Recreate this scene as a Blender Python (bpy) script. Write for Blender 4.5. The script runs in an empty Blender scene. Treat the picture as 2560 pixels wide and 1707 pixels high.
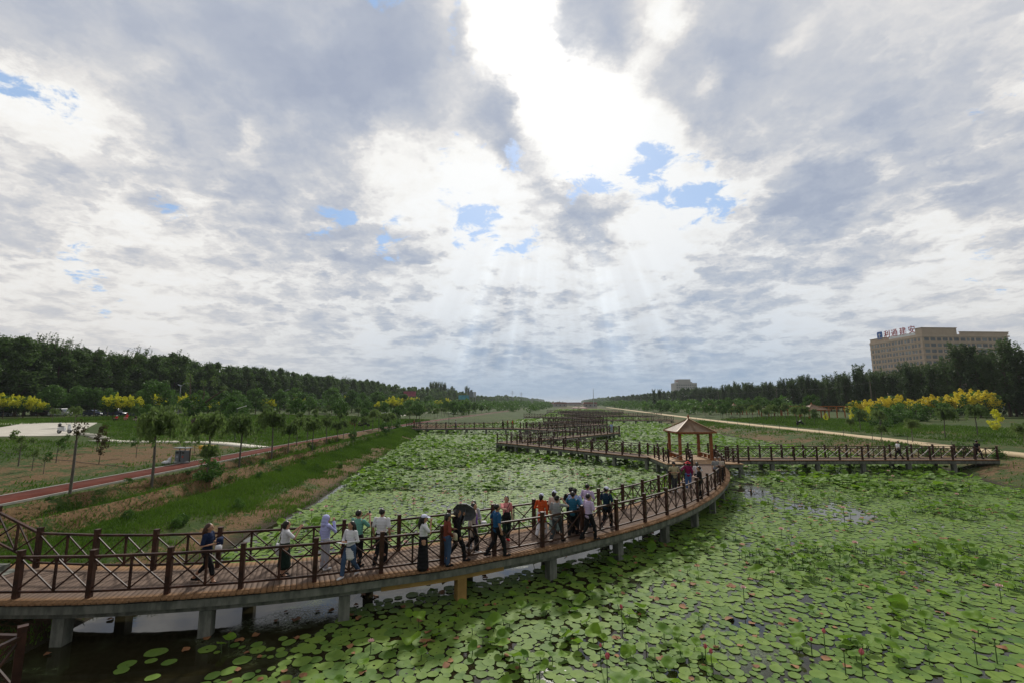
import bpy, bmesh, math, random
import numpy as np
from mathutils import Vector, Matrix
R=math.radians
S=bpy.context.scene
COL=S.collection
rnd=random.Random(7)
# ------------------------------------------------------------------ camera
HCAM=6.3; PITCH=math.atan((1006-853.5)/1138.)
cam=bpy.data.cameras.new('camera'); cam.lens=1138./2560*36; cam.sensor_width=36
cam.clip_start=.1; cam.clip_end=20000
co=bpy.data.objects.new('camera',cam); COL.objects.link(co)
co.location=(0,0,HCAM); co.rotation_euler=(R(90)+PITCH,0,0); S.camera=co
S.view_settings.view_transform='Standard'; S.view_settings.look='None'
S.view_settings.exposure=0.0; S.view_settings.gamma=1
S.cycles.max_bounces=8; S.cycles.diffuse_bounces=3; S.cycles.glossy_bounces=3; S.cycles.transmission_bounces=4
S.cycles.transparent_max_bounces=8; S.cycles.volume_bounces=0
try: S.cycles.use_denoising=True
except Exception: pass
# ------------------------------------------------------------------ sun
SUN_EL=R(38); SUN_AZ=R(3.5)     # azimuth from +Y towards +X
sd=bpy.data.lights.new('sun','SUN'); sd.energy=3.0; sd.angle=R(3.5); sd.color=(1,.95,.86)
so=bpy.data.objects.new('sun',sd); COL.objects.link(so)
sdir=Vector((math.sin(SUN_AZ)*math.cos(SUN_EL),math.cos(SUN_AZ)*math.cos(SUN_EL),math.sin(SUN_EL)))
so.rotation_euler=sdir.to_track_quat('Z','Y').to_euler(); so.location=(0,0,60)
# ------------------------------------------------------------------ node expression helper
class NT:
    def __init__(s,tree): s.t=tree; s.n=tree.nodes; s.l=tree.links
    def node(s,typ,**kw):
        n=s.n.new(typ)
        for k,v in kw.items(): setattr(n,k,v)
        return n
    def put(s,sock,v):
        if isinstance(v,X): s.l.new(v.s,sock)
        elif hasattr(v,'is_output'): s.l.new(v,sock)
        elif v is not None: sock.default_value=v
    def math(s,op,a,b=None,c=None,clamp=False):
        n=s.node('ShaderNodeMath',operation=op,use_clamp=clamp)
        s.put(n.inputs[0],a)
        if b is not None: s.put(n.inputs[1],b)
        if c is not None: s.put(n.inputs[2],c)
        return X(s,n.outputs[0])
    def vm(s,op,a,b=None,out=0,scale=None):
        n=s.node('ShaderNodeVectorMath',operation=op)
        s.put(n.inputs[0],a)
        if b is not None: s.put(n.inputs[1],b)
        if scale is not None: s.put(n.inputs['Scale'],scale)
        return X(s,n.outputs[out])
    def xyz(s,x,y,z):
        n=s.node('ShaderNodeCombineXYZ')
        for i,v in enumerate((x,y,z)): s.put(n.inputs[i],v)
        return X(s,n.outputs[0])
    def sep(s,v):
        n=s.node('ShaderNodeSeparateXYZ'); s.put(n.inputs[0],v); return [X(s,o) for o in n.outputs]
    def noise(s,vec,scale,detail=4,rough=.5,dist=0,col=False,lac=2.0):
        n=s.node('ShaderNodeTexNoise'); s.put(n.inputs['Vector'],vec); n.inputs['Scale'].default_value=scale
        n.inputs['Detail'].default_value=detail; n.inputs['Roughness'].default_value=rough; n.inputs['Distortion'].default_value=dist
        n.inputs['Lacunarity'].default_value=lac
        return X(s,n.outputs['Color' if col else 'Fac'])
    def mix(s,f,a,b):
        n=s.node('ShaderNodeMix',data_type='RGBA'); n.clamp_factor=True
        s.put(n.inputs[0],f); s.put(n.inputs[6],a); s.put(n.inputs[7],b); return X(s,n.outputs[2])
    def ramp(s,f,els,interp='LINEAR'):
        n=s.node('ShaderNodeValToRGB'); r=n.color_ramp; r.interpolation=interp
        while len(r.elements)<len(els): r.elements.new(.5)
        for e,(p,c) in zip(r.elements,els): e.position=p; e.color=(c[0],c[1],c[2],1) if not isinstance(c,(int,float)) else (c,c,c,1)
        s.put(n.inputs[0],f); return X(s,n.outputs[0])
    def ss(s,v,a,b):
        n=s.node('ShaderNodeMapRange',interpolation_type='SMOOTHSTEP'); s.put(n.inputs[0],v)
        n.inputs[1].default_value=a; n.inputs[2].default_value=b; return X(s,n.outputs[0])
class X:
    def __init__(s,t,sock): s.t=t; s.s=sock
    def __add__(s,o): return s.t.math('ADD',s,o)
    __radd__=__add__
    def __sub__(s,o): return s.t.math('SUBTRACT',s,o)
    def __rsub__(s,o): return s.t.math('SUBTRACT',o,s)
    def __mul__(s,o): return s.t.math('MULTIPLY',s,o)
    __rmul__=__mul__
    def __truediv__(s,o): return s.t.math('DIVIDE',s,o)
def rgb(c): return (c[0],c[1],c[2],1)
# ------------------------------------------------------------------ sky
def skydir(ox,oy):      # direction of a sky feature, from its bearing and height in the photograph
    x,y=ox*1.0884,oy*1.0884
    dx=(x-1280)/1138.; dy=-(y-853.5)/1138.
    v=Vector((dx,math.cos(PITCH)-math.sin(PITCH)*dy,math.sin(PITCH)+math.cos(PITCH)*dy)); return v.normalized()
W=bpy.data.worlds.new('World'); S.world=W; W.use_nodes=True
nt=W.node_tree; nt.nodes.clear(); N=NT(nt)
D=X(N,N.node('ShaderNodeTexCoord').outputs['Generated'])
dx_,dy_,dz_=N.sep(D)
zz=N.math('MAXIMUM',dz_,0.0)
zp=zz+.22
P=N.xyz(dx_/zp,dy_/zp,0.0)
Pl=N.xyz((dx_/(zz+.045)),(dy_/(zz+.045)),3.3)
wn=N.noise(P,1.1,4,.6,col=True)
wn2=N.noise(P,8,6,.66,col=True)
warp=N.vm('SCALE',N.vm('SUBTRACT',wn,(.5,.5,.5)),scale=.26)
warp2=N.vm('SCALE',N.vm('SUBTRACT',wn2,(.5,.5,.5)),scale=.11)
Dw=N.vm('NORMALIZE',N.vm('ADD',N.vm('ADD',D,warp),warp2))
def blob(ox,oy,r,w,Dv=Dw):
    b=skydir(ox,oy); d=(Vector((skydir(ox+r*.7,oy)))-b).length
    d=max(d,.02); s=(d*1.3)**2/2
    dot=N.vm('DOT_PRODUCT',Dv,tuple(b),out=1)
    e=N.math('EXPONENT',(dot-1.0)*(1/s))
    return e*w
dark=[(600,110,330,.42),(880,150,170,.48),(250,60,300,.26),(720,300,220,.24),(1130,235,80,.8),(1370,60,110,.55),
 (1720,90,260,.42),(2050,230,330,.42),(1640,250,130,.35),(2250,420,260,.35),(1900,420,200,.2),(1270,400,80,.7),(1340,510,100,.75),(560,520,130,.3),
 (60,440,170,.35),(420,380,150,.25),(750,560,120,.2),(1200,290,90,.35),(1700,620,160,.15),(1900,520,120,.25),(930,590,90,.3),(330,540,110,.25),(1250,700,80,.2),(800,560,70,.2),(1290,80,25,.4),(1060,70,30,.4),(1170,330,40,.5)]
light=[(330,110,60,-.28),(420,60,50,-.2),(700,50,60,-.22),(560,300,50,-.35),(700,270,40,-.3),(1840,60,60,-.25),(1900,330,50,-.25),(2120,180,60,-.2),(1330,420,200,-.18),(950,420,200,-.12),(1500,560,200,-.12),(1180,40,130,-.6),(1250,190,130,-.75),(1080,330,90,-.3),(60,200,150,-.45),(880,290,90,-.35),(620,270,60,-.2),(1420,260,110,-.6),(1560,360,130,-.5),
 (1330,330,80,-.3),(1050,480,180,-.25),(2000,385,45,-.6),(1545,25,55,-.6),(1655,170,32,-.5),(2300,330,60,-.3),(1220,420,60,-.25),(1560,560,120,-.2),(380,430,80,-.25),(1380,640,160,-.1),(1300,460,30,-.4),(250,560,90,-.3),(700,450,70,-.3),(1850,640,100,-.25),(2200,600,120,-.3),(1000,640,60,-.2),(1230,620,90,-.25),(350,700,140,-.2),(860,790,40,-.3),(1780,770,30,-.6),(1000,790,30,-.3)]
acc=None
for b in dark+light:
    e=blob(*b); acc=e if acc is None else acc+e
n1=N.noise(P,1.55,9,.60,.3)
n2=N.noise(N.vm('ADD',P,(4.1,2.2,0)),4.2,9,.62,.6)
n3=N.noise(P,11.0,7,.62)
hz=N.ss(zz,.26,.60)       # high sky: broad soft masses; low sky: finer banks
lowmix=1.0-hz
puff=N.ss(n2,.36,.64)-.5
Pw=N.vm('ADD',P,N.vm('SCALE',N.vm('SUBTRACT',wn2,(.5,.5,.5)),scale=.22))
c1=N.noise(Pw,2.6,2,.5); c2=N.noise(N.vm('ADD',Pw,(7.7,3.1,0)),6.5,3,.55)
bill=N.math('ABSOLUTE',c1-.5)*2.0; bil2=N.math('ABSOLUTE',c2-.5)*2.0
T=acc*.92+(n1-.5)*1.0+puff*(lowmix*.14+.05)+(bill-.20)*(lowmix*.75+.42)+(bil2-.18)*(lowmix*.55+.28)+(n3-.5)*(lowmix*.25+.22)+.385+N.ss(zz,.30,.06)*.13
bright=None
for (ox,oy,r,w) in [(1225,90,130,.50),(1340,240,130,.22),(1180,440,330,.08)]:
    e=blob(ox,oy,r,w,D); bright=e if bright is None else bright+e
cl=N.ramp(T,[(.0,(1.0,1.0,.985)),(.20,(.96,.945,.91)),(.36,(.78,.765,.755)),(.52,(.60,.615,.655)),(.76,(.455,.495,.585)),(1.0,(.375,.42,.53))])
gl=N.math('MULTIPLY',bright,N.ss(T,.66,.18))
glow=N.vm('SCALE',N.xyz(gl,gl*.99,gl*.95),scale=.70)
soft=N.vm('SCALE',N.xyz(bright*.93,bright*.97,bright*1.0),scale=.10)
cl=N.vm('ADD',N.vm('ADD',cl,glow),soft)
# blue gaps
gaps=[(1530,435,75,1.0),(1575,455,50,.6),(1500,318,40,.9),(1455,400,30,.6),(1600,345,25,.6),(1090,512,50,.95),(880,525,50,.85),(770,485,45,.8),(720,525,25,.6),(30,180,40,.95),(90,190,35,.9),
  (315,476,38,.8),(1060,8,35,.95),(870,15,35,.8),(1095,160,14,.7),(1025,322,14,.8),(1345,395,35,.5),(200,640,60,.6),(1200,550,25,.6),(1190,355,30,.5),(1010,465,40,.6),(2250,620,70,.55),(2330,230,30,.5),(150,575,40,.4),(1640,500,50,.6),(1560,490,50,.6),(1350,430,22,.6),(1120,350,22,.6),(1190,352,20,.6),(1375,400,25,.8),(1480,385,30,.9),(1040,75,22,.9),(930,15,30,.8),(790,475,35,.8),(1140,500,40,.8),(865,550,30,.8),(1620,430,40,.9),(1240,545,20,.7),(1500,310,45,.6)]
g=None
for b in gaps:
    e=blob(*b); g=e if g is None else g+e
n4=N.noise(P,9,8,.68,.5)
g2=g*1.0+(n4-.5)*5.0-N.ss(n3,.4,.7)*.25
gm=N.ss(g2,.38,1.15)*.85
gm=gm*N.ss(g,.03,.3)
sky=N.node('ShaderNodeTexSky',sky_type='NISHITA'); sky.sun_disc=False; sky.sun_elevation=SUN_EL; sky.sun_rotation=SUN_AZ
sky.air_density=1.0; sky.dust_density=.6; sky.ozone_density=2.5
skc=N.vm('SCALE',X(N,sky.outputs[0]),scale=1.0)
skc=N.mix(.6,skc,(3.2,5.6,9.4,1))
# low haze band and shafts of light
hzn=N.math('EXPONENT',zz*(-1/.19))
hcol=N.mix(N.ss(dx_,-.75,.0),(.66,.645,.63,1),(.30,.415,.565,1))
hcol=N.mix(N.ss(dx_,.45,.8),hcol,(.58,.59,.60,1))
cl=N.mix(hzn*1.0,cl,hcol)
sv=skydir(1270,120); a=sv.cross(Vector((0,0,1))).normalized(); bb=a.cross(sv).normalized()
ua=N.vm('DOT_PRODUCT',D,tuple(a),out=1); ub=N.vm('DOT_PRODUCT',D,tuple(bb),out=1)
phi=ua/(N.math('MAXIMUM',ub*-1.0,.05))
ray=N.noise(N.xyz(phi,0.0,0.0),6.5,3,.55)
rm=N.ss(zz,.02,.10)*N.ss(zz,.42,.20)*N.ss(ub*-1.0,.1,.3)*N.ss(N.math('ABSOLUTE',phi),.75,.3)
rr=(ray-.48)*rm*.72
cl=N.vm('ADD',cl,N.xyz(rr*.85,rr*.95,rr))
cl=N.vm('SCALE',cl,scale=N.ss(dy_,-.25,.45)*N.ss(zz,.95,.68)*.48+.52)  # unseen clouds behind the camera and overhead dimmed to lessen light on the ground
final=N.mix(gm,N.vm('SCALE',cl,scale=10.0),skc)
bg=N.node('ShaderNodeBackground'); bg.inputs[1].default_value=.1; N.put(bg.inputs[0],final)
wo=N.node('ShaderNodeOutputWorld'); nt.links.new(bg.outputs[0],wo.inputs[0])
W.cycles.sampling_method='MANUAL'; W.cycles.sample_map_resolution=512
# ------------------------------------------------------------------ materials
MATS={}
def newmat(name):
    m=bpy.data.materials.new(name); m.use_nodes=True; t=m.node_tree; t.nodes.clear(); n=NT(t)
    o=n.node('ShaderNodeOutputMaterial'); return m,n,o
def simple(name,c,rough=.6,var=.12,scale=8,metal=0,bump=0,c2=None,coord='Object',spec=.4,stretch=(1,1,1)):
    if name in MATS: return MATS[name]
    m,n,o=newmat(name); b=n.node('ShaderNodeBsdfPrincipled')
    tc=n.node('ShaderNodeTexCoord').outputs[coord]
    v=n.vm('MULTIPLY',tc,stretch)
    f=n.noise(v,scale,5,.6)
    if c2 is None:
        lo=tuple(x*(1-var) for x in c); hi=tuple(min(1,x*(1+var)) for x in c)
    else: lo,hi=c,c2
    n.put(b.inputs['Base Color'],n.mix(n.ss(f,.3,.7),rgb(lo),rgb(hi)))
    b.inputs['Roughness'].default_value=rough; b.inputs['Metallic'].default_value=metal
    b.inputs['Specular IOR Level'].default_value=spec
    if bump:
        bp=n.node('ShaderNodeBump'); bp.inputs['Strength'].default_value=bump; bp.inputs['Distance'].default_value=.02
        n.put(bp.inputs['Height'],n.noise(v,scale*3,6,.65)); n.put(b.inputs['Normal'],X(n,bp.outputs[0]))
    n.l.new(b.outputs[0],o.inputs[0]); MATS[name]=m; return m
def leafmat(name,c,c2,trans=.35,rough=.55,scale=.6,spec=.25,rndamt=.25):
    """foliage: colour varies leaf clump to leaf clump and plant to plant, and light passes through"""
    if name in MATS: return MATS[name]
    m,n,o=newmat(name); b=n.node('ShaderNodeBsdfPrincipled')
    tc=n.node('ShaderNodeTexCoord').outputs['Object']
    at=n.node('ShaderNodeAttribute'); at.attribute_name='leaf'
    oi=n.node('ShaderNodeObjectInfo')
    f=(n.noise(tc,scale,3,.6)-.5)*.9+X(n,at.outputs['Fac'])*.6+(X(n,oi.outputs['Random'])-.5)*rndamt+.2
    col=n.mix(f,rgb(c),rgb(c2))
    n.put(b.inputs['Base Color'],col); b.inputs['Roughness'].default_value=rough; b.inputs['Specular IOR Level'].default_value=spec
    tr=n.node('ShaderNodeBsdfTranslucent'); n.put(tr.inputs[0],col)
    mx=n.node('ShaderNodeMixShader'); mx.inputs[0].default_value=trans
    n.l.new(b.outputs[0],mx.inputs[1]); n.l.new(tr.outputs[0],mx.inputs[2]); n.l.new(mx.outputs[0],o.inputs[0])
    MATS[name]=m; return m
BROWN=simple('brown_paint',(.022,.010,.007),.5,.25,3.5,c2=(.072,.030,.019),spec=.25,bump=.15)
CONC=simple('concrete',(.085,.095,.08),.9,.2,3.0,c2=(.215,.22,.19),bump=.4,stretch=(1.6,1.6,.5))
OCHRE=simple('ochre_concrete',(.36,.22,.07),.8,.2,2.5,bump=.2)
COLW=simple('column_wood',(.20,.062,.018),.4,.2,2,c2=(.29,.10,.03))
ROOFW=simple('roof_plank',(.12,.068,.036),.6,.2,1.4,c2=(.20,.118,.062))
RIDGE=simple('roof_ridge',(.33,.20,.10),.5,.2,1.4)
NEWDECK=simple('new_deck',(.33,.19,.085),.6,.2,2.2,c2=(.44,.27,.13))
ORANGE=simple('orange_wood',(.36,.12,.03),.5,.2,2)
METAL=simple('grey_metal',(.25,.27,.29),.4,.1,3,metal=.4)
DMETAL=simple('dark_metal',(.03,.035,.04),.4,.2,3)
POLEM=simple('galvanised_pole',(.40,.42,.44),.45,.1,3,metal=.3)
WHITE=simple('white_paint',(.72,.73,.75),.35,.05,3)
BLACK=simple('black_plastic',(.012,.012,.013),.45,.2,3)
RUBBER=simple('tyre_rubber',(.02,.02,.02),.8,.2,6)
GLASSM=simple('dark_glass',(.02,.03,.04),.08,.1,2,spec=.8)
PATHC=simple('pale_concrete_paving',(.46,.43,.37),.85,.15,.9,c2=(.56,.53,.46),bump=.2)
BARK=simple('bark',(.055,.04,.028),.9,.3,6,c2=(.12,.09,.06),bump=.4)
PBARK=simple('pale_bark',(.11,.10,.085),.9,.2,6,bump=.3)
def deckmat():
    m,n,o=newmat('walked_planks'); b=n.node('ShaderNodeBsdfPrincipled')
    at=n.node('ShaderNodeAttribute'); at.attribute_name='wear'
    tone=n.node('ShaderNodeAttribute'); tone.attribute_name='tone'
    tc=n.node('ShaderNodeTexCoord').outputs['Object']
    f=n.ss(X(n,at.outputs['Fac'])+(n.noise(tc,1.3,5,.65)-.5)*.6,.15,.75)
    new=n.mix(n.noise(tc,5,4,.6),(.19,.105,.052,1),(.29,.170,.088,1))
    old=n.mix(n.noise(tc,3,5,.7),(.14,.095,.072,1),(.23,.168,.132,1))
    c=n.mix(f,new,old)
    c=n.mix(X(n,tone.outputs['Fac'])*.45,c,n.vm('SCALE',c,scale=.55))
    n.put(b.inputs['Base Color'],c); b.inputs['Roughness'].default_value=.8; b.inputs['Specular IOR Level'].default_value=.12
    n.l.new(b.outputs[0],o.inputs[0]); return m
DECK=deckmat()
# ------------------------------------------------------------------ mesh helpers
class MB:
    def __init__(s): s.v=[]; s.f=[]; s.m=[]; s.attr={}
    def add(s,vs,fs,mi=0):
        o=len(s.v); s.v+= [tuple(v) for v in vs]; s.f+=[tuple(i+o for i in f) for f in fs]; s.m+=[mi]*len(fs)
    def box(s,c,sz,rz=0,mi=0,rot=None):
        x,y,z=sz[0]/2,sz[1]/2,sz[2]/2
        M=rot if rot is not None else Matrix.Rotation(rz,3,'Z')
        c=Vector(c); vs=[c+M@Vector(p) for p in [(-x,-y,-z),(x,-y,-z),(x,y,-z),(-x,y,-z),(-x,-y,z),(x,-y,z),(x,y,z),(-x,y,z)]]
        s.add(vs,[(0,3,2,1),(4,5,6,7),(0,1,5,4),(1,2,6,5),(2,3,7,6),(3,0,4,7)],mi)
    def beam(s,a,b,w,h,mi=0,up=(0,0,1)):
        a=Vector(a);b=Vector(b);d=b-a;L=d.length
        if L<1e-6:return
        d/=L;upv=Vector(up)
        if abs(d.dot(upv))>.99: upv=Vector((0,1,0))
        sx=d.cross(upv).normalized(); uz=sx.cross(d).normalized()
        vs=[]
        for p in (a,b):
            for (i,j) in ((-1,-1),(1,-1),(1,1),(-1,1)): vs.append(p+sx*(w/2*i)+uz*(h/2*j))
        s.add(vs,[(3,2,1,0),(4,5,6,7),(0,1,5,4),(1,2,6,5),(2,3,7,6),(3,0,4,7)],mi)
    def tube(s,pts,rs,n=8,mi=0,cap=True):
        pts=[Vector(p) for p in pts]; rings=[]
        if not isinstance(rs,(list,tuple)): rs=[rs]*len(pts)
        pu=None; vs=[];fs=[]
        for i,p in enumerate(pts):
            d=(pts[min(i+1,len(pts)-1)]-pts[max(i-1,0)])
            d=d.normalized() if d.length>1e-9 else Vector((0,0,1))
            if pu is None: pu=Vector((1,0,0)) if abs(d.x)<.8 else Vector((0,1,0))
            u=(pu-d*pu.dot(d)); u=u.normalized() if u.length>1e-6 else d.orthogonal().normalized(); pu=u; w=d.cross(u)
            for k in range(n):
                a=2*math.pi*k/n; vs.append(p+(u*math.cos(a)+w*math.sin(a))*rs[i])
        for i in range(len(pts)-1):
            for k in range(n): fs.append((i*n+k,i*n+(k+1)%n,(i+1)*n+(k+1)%n,(i+1)*n+k))
        if cap: fs.append(tuple(range(n-1,-1,-1))); fs.append(tuple((len(pts)-1)*n+k for k in range(n)))
        s.add(vs,fs,mi)
    def ell(s,c,r,n=12,m=8,mi=0,rot=None,z0=-1,z1=1):
        c=Vector(c); vs=[];fs=[]
        if not isinstance(r,(list,tuple)): r=(r,r,r)
        t0=math.asin(max(-1,z0)); t1=math.asin(min(1,z1))
        for i in range(m+1):
            t=t0+(t1-t0)*i/m
            for k in range(n):
                a=2*math.pi*k/n; p=Vector((math.cos(t)*math.cos(a)*r[0],math.cos(t)*math.sin(a)*r[1],math.sin(t)*r[2]))
                if rot is not None: p=rot@p
                vs.append(c+p)
        for i in range(m):
            for k in range(n): fs.append((i*n+k,i*n+(k+1)%n,(i+1)*n+(k+1)%n,(i+1)*n+k))
        fs.append(tuple(range(n-1,-1,-1))); fs.append(tuple(m*n+k for k in range(n)))
        s.add(vs,fs,mi)
    def lathe(s,c,prof,n=16,mi=0):
        c=Vector(c); vs=[];fs=[]
        for (r,z) in prof:
            for k in range(n):
                a=2*math.pi*k/n; vs.append(c+Vector((r*math.cos(a),r*math.sin(a),z)))
        for i in range(len(prof)-1):
            for k in range(n): fs.append((i*n+k,i*n+(k+1)%n,(i+1)*n+(k+1)%n,(i+1)*n+k))
        s.add(vs,fs,mi)
    def prism(s,poly,y0,y1,mi=0,M=None):
        """closed outline in x,z pulled from y0 to y1"""
        n=len(poly); vs=[Vector((x,y0,z)) for x,z in poly]+[Vector((x,y1,z)) for x,z in poly]
        if M is not None: vs=[M@v for v in vs]
        fs=[tuple(range(n)),tuple(range(2*n-1,n-1,-1))]+[(i,i+n,(i+1)%n+n,(i+1)%n) for i in range(n)]
        s.add(vs,fs,mi)
    def build(s,name,mats,parent=None,smooth=False,loc=None):
        me=bpy.data.meshes.new(name); me.from_pydata(s.v,[],s.f)
        if not isinstance(mats,(list,tuple)): mats=[mats]
        for m in mats: me.materials.append(m)
        me.polygons.foreach_set('material_index',s.m)
        if smooth: me.polygons.foreach_set('use_smooth',[True]*len(me.polygons))
        for k,a in s.attr.items():
            at=me.attributes.new(k,'FLOAT','POINT'); at.data.foreach_set('value',a)
        o=bpy.data.objects.new(name,me); COL.objects.link(o)
        if parent is not None: o.parent=parent
        if loc is not None: o.location=loc
        return o
def tag(o,label=None,cat=None,group=None,kind=None):
    if label: o['label']=label
    if cat: o['category']=cat
    if group: o['group']=group
    if kind: o['kind']=kind
    return o
def empty(name,loc=(0,0,0),rz=0,label=None,cat=None,group=None,sc=1):
    o=bpy.data.objects.new(name,None); COL.objects.link(o); o.location=loc; o.rotation_euler=(0,0,rz); o.scale=(sc,)*3
    return tag(o,label,cat,group)
def npmesh(name,V,F,mats,mi=None,attr=None,smooth=False,parent=None):
    """V (n,3), F (m,3 or 4) numpy arrays"""
    me=bpy.data.meshes.new(name); V=np.ascontiguousarray(V,dtype=np.float32); F=np.ascontiguousarray(F,dtype=np.int32)
    m,k=F.shape
    me.vertices.add(len(V)); me.vertices.foreach_set('co',V.ravel())
    me.loops.add(m*k); me.loops.foreach_set('vertex_index',F.ravel())
    me.polygons.add(m); me.polygons.foreach_set('loop_start',np.arange(m,dtype=np.int32)*k)
    try: me.polygons.foreach_set('loop_total',np.full(m,k,dtype=np.int32))
    except Exception: pass
    if not isinstance(mats,(list,tuple)): mats=[mats]
    for a in mats: me.materials.append(a)
    if mi is not None: me.polygons.foreach_set('material_index',np.ascontiguousarray(mi,dtype=np.int32))
    if smooth: me.polygons.foreach_set('use_smooth',np.ones(m,dtype=bool))
    if attr:
        for kk,a in attr.items():
            at=me.attributes.new(kk,'FLOAT','POINT'); at.data.foreach_set('value',np.ascontiguousarray(a,dtype=np.float32))
    me.update(calc_edges=True); me.validate()
    o=bpy.data.objects.new(name,me); COL.objects.link(o)
    if parent is not None: o.parent=parent
    return o
def children(o): return [c for c in bpy.data.objects if c.parent==o]
def copy_tree(o,kids,parent=None):
    """copies a thing, its parts and their parts; kids = dict object -> list of children"""
    c=o.copy(); COL.objects.link(c)
    if parent is not None: c.parent=parent
    for ch in kids.get(o,[]): copy_tree(ch,kids,c)
    return c
def kidmap(o,d=None):
    d={} if d is None else d
    d[o]=children(o)
    for c in d[o]: kidmap(c,d)
    return d
# ------------------------------------------------------------------ lie of the land
def bend(y): return .13*(np.sqrt((y-100)**2+1600)+(y-100))/2-.13*(np.sqrt(10000+1600)-100)/2
ELy=[-50,0,30,40,52,81,106,120,138,179,255,4000]; ELx=[-12,-12,-12.4,-13.7,-15,-18.5,-22,-18,-11,0,0,0]
ERy=[-50,0,35,45,71,98,140,4000]; ERx=[36,36,36.7,41,39.0,40.5,40.4,44]
_h=np.random.RandomState(3)
_wv=[(_h.uniform(.02,.9),_h.uniform(0,6.28),_h.uniform(0,6.28)) for _ in range(26)]
def wob(x,y):
    r=0
    for f,a,p in _wv: r=r+np.sin((x*np.cos(a)+y*np.sin(a))*f*1.8+p)/(.6+f*3)
    return r/9.
def groundz(x,y):
    x=np.asarray(x,float); y=np.asarray(y,float); xb=x-bend(y)
    eL=np.interp(y,ELy,ELx); eR=np.interp(y,ERy,ERx)
    # left bank: distance outward from water edge
    d=eL-xb
    tp=np.maximum(-25.0-0,-400); W_=np.maximum(eL+24.2,2.0)
    t=d/W_
    zl=np.where(t<1, np.interp(t,[-1,0,.12,.35,.6,1],[-1.3,-.05,.22,.72,1.12,1.34]), 1.34)
    xo=-24.2-xb
    zl=np.where(xo>0,np.interp(xo,[0,5,12,26,46,80,400],[1.34,1.46,1.75,2.4,2.8,3.1,3.1]),zl)
    # trench ridges running along the bank
    for (cx,hh,ww) in ((-22.0,.50,.40),(-19.3,.50,.38)):
        cc=cx+ (eL+12)*.45
        q=(xb-cc+.25*wob(x*2,y*2))/ww; msk=np.clip((xb-eL)*-1/2.0,0,1)*np.clip((100-y)/30,0,1)
        zl=zl+msk*(hh*np.exp(-q*q)-.5*hh*np.exp(-((q-1.7)**2)*1.2))
    d2=xb-eR
    zr=np.interp(d2,[-3,0,1.0,4,8,12,25,60,90,400],[-1.3,-.05,.25,.75,1.25,1.5,2.2,3.0,3.1,3.1])
    mid=(eL+eR)/2
    z=np.where(xb<mid,zl,zr)
    rough=np.clip((z-.15)/.6,0,1)
    fm=np.exp(-((x+74)/23.)**6-((y-65)/16.)**6)        # the forecourt is graded flat
    flat=1-np.exp(-((xb+26.0)/2.3)**4)          # the path bed is level
    flat2=1-np.exp(-((xb-51.2)/3.6)**4)
    z=z+rough*flat*flat2*(wob(x,y)*.16+wob(y*3.1,x*3.1)*.05)
    z=z*(1-fm)+fm*(2.42+(y-54)*.0165)
    z=np.where(y>405,np.maximum(z,.9*np.clip((y-405)/20,0,1)-.3*np.clip((425-y)/20,0,1)),z)
    return z
def gz(x,y): return float(groundz(x,y))
# ground sheet, finer near the viewer
def grid_axis(parts):
    out=[]
    for a,b,s in parts: out+=list(np.arange(a,b,s))
    return np.array(sorted(set(np.round(out,4))))
gx=grid_axis([(-9000,-2000,1000),(-2000,-400,160),(-400,-130,15),(-130,-60,3),(-60,-30,1.0),(-30,-9,.28),(-9,30,3),(30,64,.6),(64,140,3),(140,400,15),(400,2000,160),(2000,9001,1000)])
gy=grid_axis([(-400,-20,60),(-20,4,6),(4,60,.45),(60,130,1.2),(130,300,4),(300,700,15),(700,2000,100),(2000,12001,1000)])
GX,GY=np.meshgrid(gx,gy)
# shear the columns so they follow the river's bend
GXs=GX+bend(np.minimum(GY,1500))*np.clip(1-np.abs(GX)/1500,0,1)
GZ=groundz(GXs,GY)
nx,ny=len(gx),len(gy)
idx=np.arange(nx*ny).reshape(ny,nx)
F=np.stack([idx[:-1,:-1],idx[:-1,1:],idx[1:,1:],idx[1:,:-1]],-1).reshape(-1,4)
def groundmat():
    m,n,o=newmat('bank_soil_and_grass'); b=n.node('ShaderNodeBsdfPrincipled')
    g=n.node('ShaderNodeNewGeometry').outputs['Position']
    at=n.node('ShaderNodeAttribute'); at.attribute_name='xb'; xb=X(n,at.outputs['Fac'])
    a2=n.node('ShaderNodeAttribute'); a2.attribute_name='bare'; bare=X(n,a2.outputs['Fac'])
    big=n.noise(g,.16,5,.6); med=n.noise(g,.9,5,.62); fin=n.noise(g,7,6,.65)
    soil=n.mix(n.ss(fin,.25,.75),(.070,.042,.020,1),(.205,.128,.064,1))
    soil=n.mix(n.ss(med,.45,.75),soil,(.13,.08,.038,1))
    grass=n.mix(n.ss(fin,.3,.7),(.024,.048,.009,1),(.060,.100,.018,1))
    grass=n.mix(n.ss(n.noise(g,.5,6,.7),.45,.7),grass,(.085,.085,.030,1))
    grass=n.mix(n.ss(n.noise(g,.05,5,.6),.35,.7)*.6,grass,(.030,.052,.014,1))
    f=bare*1.0+(big-.5)*1.2+(med-.5)*1.3+(fin-.5)*1.1
    c=n.mix(n.ss(f,.34,.56),grass,soil)
    _x,_y,_z=n.sep(g)
    wet=n.ss(_z,.22,.0)
    c=n.mix(wet,c,(.035,.03,.018,1))
    n.put(b.inputs['Base Color'],c); b.inputs['Roughness'].default_value=.95; b.inputs['Specular IOR Level'].default_value=.15
    bp=n.node('ShaderNodeBump'); bp.inputs['Strength'].default_value=.7; bp.inputs['Distance'].default_value=.12
    n.put(bp.inputs['Height'],n.noise(g,3.5,7,.7)); n.put(b.inputs['Normal'],X(n,bp.outputs[0]))
    n.l.new(b.outputs[0],o.inputs[0]); return m
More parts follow.
